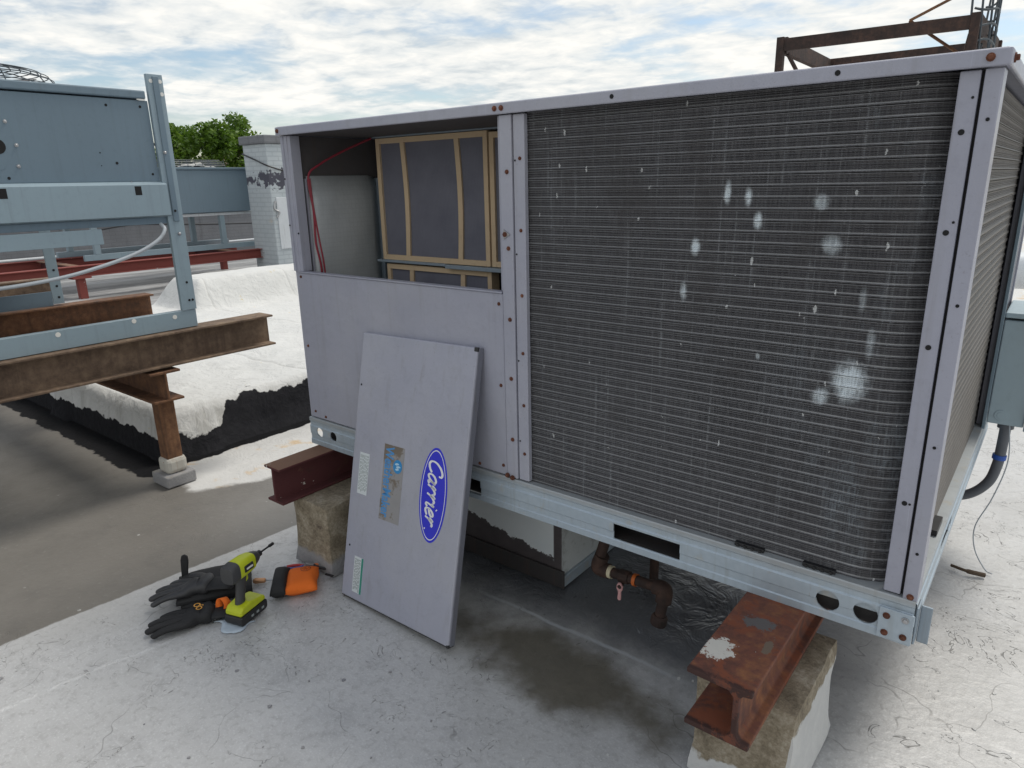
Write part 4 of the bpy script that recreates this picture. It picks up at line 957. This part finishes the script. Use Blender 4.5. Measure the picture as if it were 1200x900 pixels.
def tree(loc, h, crown, nleaf, label, seed, leaf=.125):
    r = random.Random(seed); t = thing('leafy_tree', loc, label, 'tree', None)
    bx_, by_, bz_ = loc; tops = []
    tk = MB(); c0 = Vector(loc); mid_ = c0+Vector((r.uniform(-.3, .3), r.uniform(-.3, .3), h*.5))
    tk.tube(crv([c0, c0.lerp(mid_, .5), mid_, c0+Vector((0, 0, h*.86))], 4), [.26*(1-.8*k/12)+.02 for k in range(13)], 9)
    for k in range(11):
        a = r.uniform(0, 6.28); q = c0+Vector((0, 0, h*r.uniform(.35, .7))); ln = r.uniform(.5, .95)
        e_ = q+Vector((math.cos(a)*crown[0]*ln, math.sin(a)*crown[1]*ln, crown[2]*r.uniform(.2, .8)))
        tk.tube(crv([q, q.lerp(e_, .5)+Vector((0, 0, .25)), e_], 4), [.10*(1-.85*s/8)+.01 for s in range(9)], 6); tops.append(e_)
    tk.build('trunk', 'bark', t, smooth=True)
    cc = c0+Vector((0, 0, h-crown[2])); clumps = []
    for k in range(46):
        while True:
            d_ = Vector((r.uniform(-1, 1), r.uniform(-1, 1), r.uniform(-1, 1)))
            if .25 < d_.length < 1: break
        clumps.append((cc+Vector((d_.x*crown[0], d_.y*crown[1], d_.z*crown[2])), r.uniform(.45, .95)))
    lv = MB()
    for k in range(nleaf):
        c_, rr_ = clumps[r.randrange(len(clumps))]
        d_ = Vector((r.gauss(0, 1), r.gauss(0, 1), r.gauss(0, 1))).normalized()*rr_*(r.random()**.4)
        p_ = c_+d_; a_ = Vector((r.gauss(0, 1), r.gauss(0, 1), r.gauss(0, .6))).normalized(); b_ = a_.cross(Vector((r.gauss(0, 1), r.gauss(0, 1), r.gauss(0, 1)))).normalized(); s_ = leaf*r.uniform(.6, 1.2)
        i = len(lv.v); lv.v += [tuple(p_-a_*s_), tuple(p_+b_*s_*.5), tuple(p_+a_*s_), tuple(p_-b_*s_*.5)]; lv.f.append((i, i+1, i+2, i+3))
    me = bpy.data.meshes.new('crown'); me.from_pydata(lv.v, [], lv.f); link('crown', me, 'leaf', t)
tree((-30, 15.4, -6), 11.1, (2.6, 2.5, 3.4), 26000, 'broad bright green tree rising behind the blue-grey post', 3)
tree((-31, 18.6, -6), 10.7, (1.7, 1.6, 3.2), 15000, 'narrower green tree beside the white brick pillar', 8)
tree((-36, 10.5, -6), 9.6, (2.6, 2.8, 3.0), 9000, 'green tree hidden behind the blue-grey condensing unit', 12)
tree((-40, 26.2, -6), 10.4, (1.3, 1.1, 1.5), 1500, 'small sparse treetop showing above the brick pillar coping', 5, .14)
hs = thing('distant_house', (-48, 29, -6), 'distant house with pinkish roof showing above the pillar', 'house')
bx('wall', 'painted_brick', hs, -52, -47, 27, 33, -6, 2.6, .02)
MB().prism([(26.6, 2.6), (33.4, 2.6), (31.5, 4.1), (28.5, 4.1)], 'x', -52.3, -46.7).build('roof', 'far_house_roof' if 'far_house_roof' in MT else 'rust_pale', hs)
bx('window', 'hole_black', hs, -46.999, -46.95, 28, 29, .2, 1.6); bx('window', 'hole_black', hs, -46.999, -46.95, 30.5, 31.5, .2, 1.6)

# rusty steel platform behind the unit, seen over its roof
sp_ = thing('steel_platform', (.7, 6.9, 0), 'dark rusty open steel platform frame with ladder cage behind the unit', 'steel frame')
def bar(name, p0, p1, w, h, mat='black_iron', parent=sp_):
    p0, p1 = Vector(p0), Vector(p1); t = (p1-p0).normalized(); up_ = Vector((0, 0, 1)) if abs(t.z) < .95 else Vector((1, 0, 0))
    s_ = t.cross(up_).normalized(); u_ = s_.cross(t); a, b = s_*w/2, u_*h/2
    return MB().quadbox([p0-a-b, p0+a-b, p0+a+b, p0-a+b, p1-a-b, p1+a-b, p1+a+b, p1-a+b]).build(name, mat, parent, .004)
ZP = 2.70
bar('beam', (-.14, 5.90, ZP), (1.46, 6.00, ZP), .05, .11); bar('beam', (-.20, 7.75, ZP), (1.46, 7.75, ZP), .06, .16)
bar('beam', (-.14, 5.93, ZP), (-.20, 7.72, ZP), .06, .15); bar('beam', (1.44, 6.03, ZP), (1.44, 7.72, ZP), .06, .16)
for q in ((-.16, 5.90), (1.44, 6.0), (-.20, 7.75), (1.46, 7.75)): bar('leg', (*q, 0), (*q, ZP+.07), .07, .07)
bar('brace', (-.12, 6.0, 2.63), (.02, 6.9, 2.05), .03, .03); bar('brace', (1.40, 6.1, 2.62), (1.18, 7.0, 1.9), .03, .03)
bar('stay_rod', (.94, 5.95, 2.77), (1.42, 6.4, 2.42), .022, .022, 'rust'); bar('stay_rod', (.94, 5.95, 2.77), (1.50, 6.0, 3.02), .022, .022, 'rust')
cgm = thing('ladder_cage', (1.6, 6.5, 2.7), 'twisted dark wire ladder cage at the end of the rusty platform', 'ladder cage')
for k in range(6):
    z_ = 2.42+.13*k; pts = [Vector((1.42+.16*math.sin(a)*.9, 6.35+.36*math.cos(a), z_+.02*math.sin(3*a+k))) for a in [math.pi*s/10 for s in range(11)]]
    MB().tube(pts, .010, 6).build('hoop', 'wire_dark', cgm, smooth=True)
for k in range(7):
    a = math.pi*k/6; MB().tube([(1.42+.145*math.sin(a), 6.35+.36*math.cos(a), 2.40), (1.42+.145*math.sin(a+.25), 6.35+.36*math.cos(a+.25), 3.10)], .009, 6).build('upright', 'wire_dark', cgm, smooth=True)
for a in (0.0, math.pi): bar('cage_post', (1.53, 6.35+.36*math.cos(a), 0), (1.43, 6.35+.36*math.cos(a), 2.42), .03, .03, 'wire_dark', cgm)

# ------------------------------------------------------------------ tools on the roof
def skin(name, mat, chains, parent, M=Matrix.Identity(4), sub=2, flat=1.0):
    """chains: list of [(x, y, z, r), ...]; first chain is the root, others start at a vertex index of an earlier point via ('#', i)"""
    V, Ed, Rd = [], [], []
    for chn in chains:
        prev = None
        for q in chn:
            if q[0] == '#': prev = q[1]; continue
            V.append(q[:3]); Rd.append(q[3]); k = len(V)-1
            if prev is not None: Ed.append((prev, k))
            prev = k
    me = bpy.data.meshes.new(name); me.from_pydata(V, Ed, []); o = bpy.data.objects.new(name, me); C.objects.link(o)
    o.modifiers.new('s', 'SKIN')
    for i, r in enumerate(Rd): me.skin_vertices[0].data[i].radius = r if isinstance(r, tuple) else (r, r)
    me.skin_vertices[0].data[0].use_root = True
    sb = o.modifiers.new('ss', 'SUBSURF'); sb.levels = sub; sb.render_levels = sub
    m2 = evaluated(o); bpy.data.objects.remove(o); m2.materials.clear()
    m2.transform(M @ Matrix.Diagonal((1, 1, flat, 1)))
    for p_ in m2.polygons: p_.use_smooth = True
    return link(name, m2, mat, parent)
def glove(name, loc, ang, label, mat, spread, curl, zlift, mirror=1, tilt=0.0, cuffdrop=0.0):
    t = thing(name, loc, label, 'glove')
    M = Matrix.Translation(loc) @ Matrix.Rotation(ang, 4, 'Z') @ Matrix.Rotation(tilt, 4, 'Y')
    s = mirror; R0 = .030
    chains = [[(-.02, 0, .03+zlift, .040), (.015, 0, .033+zlift, .042), (.050, 0, .033+zlift, .038)]]
    base = 2
    fl = [(.092, .042, .094, .0165), (.100, .015, .108, .0175), (.098, -.013, .104, .0175), (.086, -.039, .082, .0155)]
    for i, (fx_, fy_, ln, r_) in enumerate(fl):
        a = spread*(1.5-i)*s; dx_, dy_ = math.cos(a), math.sin(a)
        z_ = .030+zlift; pts = [('#', base), (fx_-.018, fy_*.9*s, z_, r_*1.35)]
        for k in range(1, 4):
            f_ = k/3; pts.append((fx_+dx_*ln*f_, fy_*s+dy_*ln*f_, z_+.006*math.sin(f_*3)-curl*f_*f_, r_*(1-.18*f_)))
        chains.append(pts)
    chains.append([('#', 1), (.028, -.052*s, .030+zlift, .021), (.064, -.084*s, .026+zlift, .0185), (.104, -.094*s, .020+zlift, .0155)])
    skin('glove_shell', mat, chains, t, M, 2, .72)
    cuff = MB(); ring = []
    for k, (xk, rk, zk) in enumerate(((-.008, .044, .030), (-.035, .041, .029), (-.065, .043, .027), (-.095, .046, .024))):
        ring.append((xk, rk, zk-cuffdrop*k/3))
    pts = []
    for (xk, rk, zk) in ring:
        for j in range(18):
            a = 2*math.pi*j/18; pts.append((xk, rk*math.cos(a), (zk+zlift+rk*.42*math.sin(a))*.72+.002))
    cuff.v = pts; cuff.f = [(k*18+j, k*18+(j+1) % 18, (k+1)*18+(j+1) % 18, (k+1)*18+j) for k in range(3) for j in range(18)]
    co2 = cuff.build('cuff', 'glove_knit', None, 0, True); co2.data.transform(M); attach(co2, t)
    so = co2.modifiers.new('so', 'SOLIDIFY'); so.thickness = .003
    return t, M
# lower glove with gold emblem
g1, GM = glove('work_glove', (.170, -.610, .0), R_(238), 'black knit work glove with gold emblem lying flat on the roof', 'glove_knit', .10, .020, 0.0, 1)
mm = MB()
for (a, b, r_) in ((.030, .010, .011), (.038, -.012, .012), (.022, -.004, .006)):
    for k in range(14):
        a0, a1 = 2*math.pi*k/14, 2*math.pi*(k+1)/14; i = len(mm.v)
        mm.v += [(a+r_*math.cos(a0), b+r_*math.sin(a0), .0585), (a+r_*.62*math.cos(a0), b+r_*.62*math.sin(a0), .0585), (a+r_*.62*math.cos(a1), b+r_*.62*math.sin(a1), .0585), (a+r_*math.cos(a1), b+r_*math.sin(a1), .0585)]; mm.f.append((i, i+1, i+2, i+3))
eo = mm.build('gold_emblem', 'emblem_gold', None); eo.data.transform(GM); attach(eo, g1)
g2, _ = glove('work_glove', (.075, -.555, .052), R_(222), 'black rubber-palmed work glove lying on top of the black tool pouch', 'glove_coating', .20, .022, 0.0, 1, 0.10)
# black pouch under the gloves, with strap
def pillow(name, mat, parent, M, sx_, sy_, sz_, k=10, taper=0.0, wr=.004, seed=0):
    me = bpy.data.meshes.new(name); bm = bmesh.new(); bmesh.ops.create_cube(bm, size=2)
    bmesh.ops.subdivide_edges(bm, edges=bm.edges[:], cuts=k, use_grid_fill=True)
    for v in bm.verts:
        x_, y_, z_ = v.co; p_ = 4.0
        e_ = max(.02, (1-abs(x_)**p_)*(1-abs(y_)**p_))**.45
        w_ = 1+taper*x_
        v.co = Vector((x_*sx_, y_*sy_*w_, z_*sz_*e_+sz_))
        v.co += mnoise.noise_vector(v.co*22+Vector((seed, 0, 0)))*wr
        v.co.z = max(0.0, v.co.z)
    bm.to_mesh(me); bm.free(); me.transform(M)
    for q in me.polygons: q.use_smooth = True
    return link(name, me, mat, parent)
bp_ = thing('tool_pouch', (.05, -.50, 0), 'black zip tool pouch with orange stitching and upright strap under the gloves', 'pouch')
BM_ = Matrix.Translation((.020, -.505, 0)) @ Matrix.Rotation(R_(60), 4, 'Z')
pillow('pouch_body', 'glove_knit', bp_, BM_, .130, .105, .033, 9, 0.05, .004, 3)
so_ = MB().tube([BM_ @ Vector(p_) for p_ in ((-.02, -.045, .0672), (.02, -.050, .0672), (.055, -.052, .066))], .0022, 6).build('orange_stitch', 'stitch_orange', bp_)
spm = MB(); sp0 = BM_ @ Vector((-.055, .072, .03)); 
spts = [sp0+Vector((-.000, .0, .03*k)) + Vector((.0, .006*math.sin(k*.9), 0)) for k in range(5)]
for k in range(4):
    pass
poly = [(-.013, 0), (-.014, .05), (-.015, .10), (-.011, .118), (.0, .124), (.011, .118), (.014, .10), (.011, .05), (.009, 0)]
spm.prism(poly, 'y', -.004, .004); sto = spm.build('strap', 'glove_knit', None, .002)
sto.data.transform(Matrix.Translation((-.098, -.560, .018)) @ Matrix.Rotation(R_(38), 4, 'Z') @ Matrix.Rotation(R_(6), 4, 'Y')); attach(sto, bp_)

# impact driver
dr = thing('impact_driver', (.258, -.525, 0), 'lime green and black cordless impact driver standing on its battery', 'impact driver')
DM = Matrix.Translation((.262, -.522, .004)) @ Matrix.Rotation(R_(107), 4, 'Z')    # local +x = muzzle direction
def dbuild(mb, name, mat, parent, bevel=0, smooth=False, bseg=2):
    o = mb.build(name, mat, None, bevel, smooth, None, bseg); o.data.transform(DM); attach(o, parent); return o
bt_ = dbuild(MB().prism([(-.062, .0), (.058, .0), (.066, .010), (.066, .036), (-.066, .036), (-.068, .012)], 'y', -.039, .039), 'battery', 'black_plastic', dr, .006, bseg=3)
for k in (-1, 1):
    for j in range(3): dbuild(MB().box(-.020+.026*j, -.008+.026*j, .039*k-.001, .039*k+.0012, .014, .022), 'battery_mark', 'print_grey', bt_)
dbuild(MB().prism([(-.064, .0365), (.064, .0365), (.060, .056), (.020, .064), (-.012, .072), (-.050, .066), (-.062, .052)], 'y', -.036, .036), 'foot', 'lime_plastic', dr, .007, bseg=3)
gr_ = MB()
sec = [(-.022, .066, .021, .017), (-.020, .085, .019, .0155), (-.012, .115, .019, .0155), (-.006, .145, .021, .0165), (-.002, .168, .024, .018)]
for (x_, z_, a, b) in sec:
    for j in range(16):
        t_ = 2*math.pi*j/16; gr_.v.append((x_+a*math.cos(t_)*(1 if math.cos(t_) < 0 else .9), b*math.sin(t_), z_))
gr_.f = [(k*16+j, k*16+(j+1) % 16, (k+1)*16+(j+1) % 16, (k+1)*16+j) for k in range(4) for j in range(16)]
dbuild(gr_, 'grip', 'dark_grey_plastic', dr, 0, True)
dbuild(MB().prism([(.010, .132), (.022, .140), (.022, .160), (.012, .166)], 'y', -.009, .009), 'trigger', 'lime_plastic', dr, .003)
def lathe_x(profile, zc, seg=20):
    m_ = MB()
    for (x_, r_) in profile:
        for j in range(seg): a = 2*math.pi*j/seg; m_.v.append((x_, r_*math.cos(a), zc+r_*math.sin(a)))
    k = len(profile); m_.f = [(i*seg+j, i*seg+(j+1) % seg, (i+1)*seg+(j+1) % seg, (i+1)*seg+j) for i in range(k-1) for j in range(seg)]
    m_.f.append(tuple(range(seg))[::-1]); m_.f.append(tuple(range((k-1)*seg, k*seg))); return m_
hz = .196
def loft_x(secs, p_=3.4, seg=24):
    m_ = MB()
    for (x_, ry, rz, zc) in secs:
        for j in range(seg):
            a = 2*math.pi*j/seg; c_, s_ = math.cos(a), math.sin(a)
            m_.v.append((x_, ry*math.copysign(abs(c_)**(2/p_), c_), zc+rz*math.copysign(abs(s_)**(2/p_), s_)))
    k = len(secs); m_.f = [(i*seg+j, i*seg+(j+1) % seg, (i+1)*seg+(j+1) % seg, (i+1)*seg+j) for i in range(k-1) for j in range(seg)]
    m_.f.append(tuple(range(seg))[::-1]); m_.f.append(tuple(range((k-1)*seg, k*seg))); return m_
mh = dbuild(loft_x([(-.030, .0295, .032, hz), (-.026, .031, .034, hz), (.022, .030, .033, hz), (.050, .026, .029, hz-.001)]), 'motor_housing', 'lime_plastic', dr, 0, True)
dbuild(loft_x([(-.066, .022, .024, hz-.003), (-.0655, .027, .030, hz-.003), (-.058, .0305, .034, hz-.002), (-.0305, .0310, .0345, hz)]), 'rear_cap', 'dark_grey_plastic', dr, 0, True)
dbuild(MB().box(-.012, .030, -.0345, -.026, hz-.012, hz+.012), 'side_badge', 'black_plastic', mh, .003)
dbuild(MB().box(-.006, .024, -.0352, -.0340, hz-.003, hz+.004), 'badge_mark', 'white_cap', mh)
dbuild(MB().box(-.012, .030, .026, .0345, hz-.012, hz+.012), 'side_badge', 'black_plastic', mh, .003)
dbuild(MB().prism([(-.030, .160), (.030, .160), (.040, .172), (-.028, .172)], 'y', -.017, .017), 'grip_collar', 'dark_grey_plastic', dr, .004)
dbuild(lathe_x([(.0505, .0285), (.064, .025), (.078, .019), (.084, .015)], hz), 'gear_case', 'dark_grey_plastic', dr, 0, True)
ck_ = dbuild(lathe_x([(.0845, .010), (.086, .0115), (.100, .0115), (.102, .008)], hz), 'chuck', 'black_plastic', dr, 0, True)
dbuild(lathe_x([(.102, .0035), (.150, .0035), (.151, .0062), (.170, .0062), (.172, .005)], hz, 10), 'driver_bit', 'black_plastic', ck_, 0, True)
# pale rag and orange loop under the driver
rgo = thing('rag', (.24, -.56, 0), 'pale blue rag with orange loop tucked under the battery of the driver', 'rag')
rm = MB(); nn_ = 14
for i in range(nn_):
    for j in range(10):
        u_, v_ = i/(nn_-1), j/9; rm.v.append((.196+.120*u_+.010*math.sin(v_*6), -.615+.085*v_+.014*math.sin(u_*7), .002+.010*abs(mnoise.noise(Vector((u_*4, v_*4, 1))))*(1-v_)))
rm.f = [(i*10+j, (i+1)*10+j, (i+1)*10+j+1, i*10+j+1) for i in range(nn_-1) for j in range(9)]
ro_ = rm.build('rag_cloth', 'pale_cloth', rgo, 0, True); ro_.modifiers.new('s', 'SOLIDIFY').thickness = .003
lpt = crv([(.196, -.585, .012), (.180, -.578, .035), (.176, -.570, .058), (.192, -.563, .066), (.206, -.560, .050), (.204, -.566, .020)], 6)
lpm = MB()
for i_, p_ in enumerate(lpt):
    lpm.v += [tuple(p_+Vector((-.005, -.011, 0))), tuple(p_+Vector((.005, .011, 0)))]
lpm.f = [(2*i, 2*i+1, 2*i+3, 2*i+2) for i in range(len(lpt)-1)]
lo_ = lpm.build('orange_loop', 'orange_cloth', rgo, 0, True); lo_.modifiers.new('s', 'SOLIDIFY').thickness = .003

# orange pouch
po = thing('orange_pouch', (.27, -.33, 0), 'orange fabric zip pouch with black band and round emblem beside the concrete block', 'pouch')
PO = Matrix.Translation((.246, -.308, .0)) @ Matrix.Rotation(R_(50), 4, 'Z')
pillow('pouch_cloth', 'orange_cloth', po, PO @ Matrix.Translation((.026, 0, 0)), .058, .078, .028, 10, -.05, .0035, 8)
pillow('black_band', 'glove_knit', po, PO @ Matrix.Translation((-.054, 0, 0)), .028, .086, .032, 8, .0, .003, 5)
em = MB()
for r0, r1, c0_ in ((.017, .0195, (0, 0)), (.005, .0065, (.006, .004)), (.005, .0065, (-.006, .004)), (.005, .0065, (0, -.006))):
    for k in range(20):
        a0, a1 = 2*math.pi*k/20, 2*math.pi*(k+1)/20; i = len(em.v)
        for (r_, a_) in ((r0, a0), (r1, a0), (r1, a1), (r0, a1)): em.v.append((.040+c0_[0]+r_*math.cos(a_), .030+c0_[1]+r_*math.sin(a_), .0590))
        em.f.append((i, i+1, i+2, i+3))
eo = em.build('round_emblem', 'emblem_dark', None); eo.data.transform(PO); attach(eo, po)
MB().prism([(-.006, 0), (.030, -.004), (.032, .004), (-.006, .008)], 'z', .02, .026).build('zip_tab', 'black_plastic', po, .001).data.transform(Matrix.Translation((.300, -.205, .0)) @ Matrix.Rotation(R_(20), 4, 'Z'))

# small hand tools
sd = thing('nut_driver', (.12, -.36, .01), 'small screwdriver with wooden-orange handle beside the orange pouch', 'screwdriver')
MB().tube([(.092, -.392, .012), (.098, -.385, .012), (.122, -.362, .012), (.126, -.358, .012)], [.007, .0115, .0095, .006], 12).build('handle', 'copper', sd, smooth=True)
MB().tube([(.126, -.358, .012), (.190, -.306, .010)], .0032, 8).build('shaft', 'steel', sd, smooth=True)
def pliers(loc, ang, c1, c2, label):
    t = thing('pliers', loc, label, 'pliers'); M = Matrix.Translation(loc) @ Matrix.Rotation(ang, 4, 'Z') @ Matrix.Scale(.72, 4)
    def pb(mb, nm, mt, sm=False, bev=0): o = mb.build(nm, mt, None, bev, sm); o.data.transform(M); attach(o, t)
    pb(MB().tube(crv([(-.006, .0, .012), (-.035, .014, .012), (-.07, .016, .012), (-.10, .010, .012)], 4), .008, 10), 'handle', c1, True)
    pb(MB().tube(crv([(-.006, .0, .012), (-.035, -.014, .012), (-.07, -.016, .012), (-.10, -.010, .012)], 4), .008, 10), 'handle', c2, True)
    pb(MB().prism([(-.012, -.010), (.012, -.011), (.050, -.004), (.050, .004), (.012, .011), (-.012, .010)], 'z', .006, .018), 'jaws', 'steel', False, .002)
pliers((.165, -.205, .006), R_(48), 'handle_red', 'handle_blue', 'red and blue handled pliers piled behind the orange pouch')
pliers((.205, -.195, .020), R_(200), 'black_plastic', 'orange_tag', 'black and orange handled pliers on the pile behind the orange pouch')
hk = thing('hex_key', (.13, -.22, 0), 'small bent steel hex key lying behind the orange pouch', 'hex key')
MB().tube(crv([(.085, -.250, .006), (.12, -.225, .006), (.145, -.205, .006), (.150, -.196, .006), (.140, -.182, .006)], 4), .0035, 6).build('key_rod', 'steel', hk, smooth=True)
# scattered flakes of old coating on the roof
fk = MB()
for k in range(170):
    x_, y_ = rnd.uniform(-.15, 3.4), rnd.uniform(-1.3, 2.4)
    if -.02 < x_ < 2.2 and y_ > .25: continue
    r_ = rnd.uniform(.002, .0075); z_ = roof_z(x_, y_); pts = [(x_+r_*rnd.uniform(.5, 1.2)*math.cos(a+.2), y_+r_*rnd.uniform(.5, 1.2)*math.sin(a+.2)) for a in [2*math.pi*j/6 for j in range(6)]]
    fk.prism(pts, 'z', z_, z_+rnd.uniform(.002, .004))
tag(fk.build('roof_grit', 'concrete_block'), 'scattered small flakes and grit on the silver roof coating', 'grit', kind='stuff')
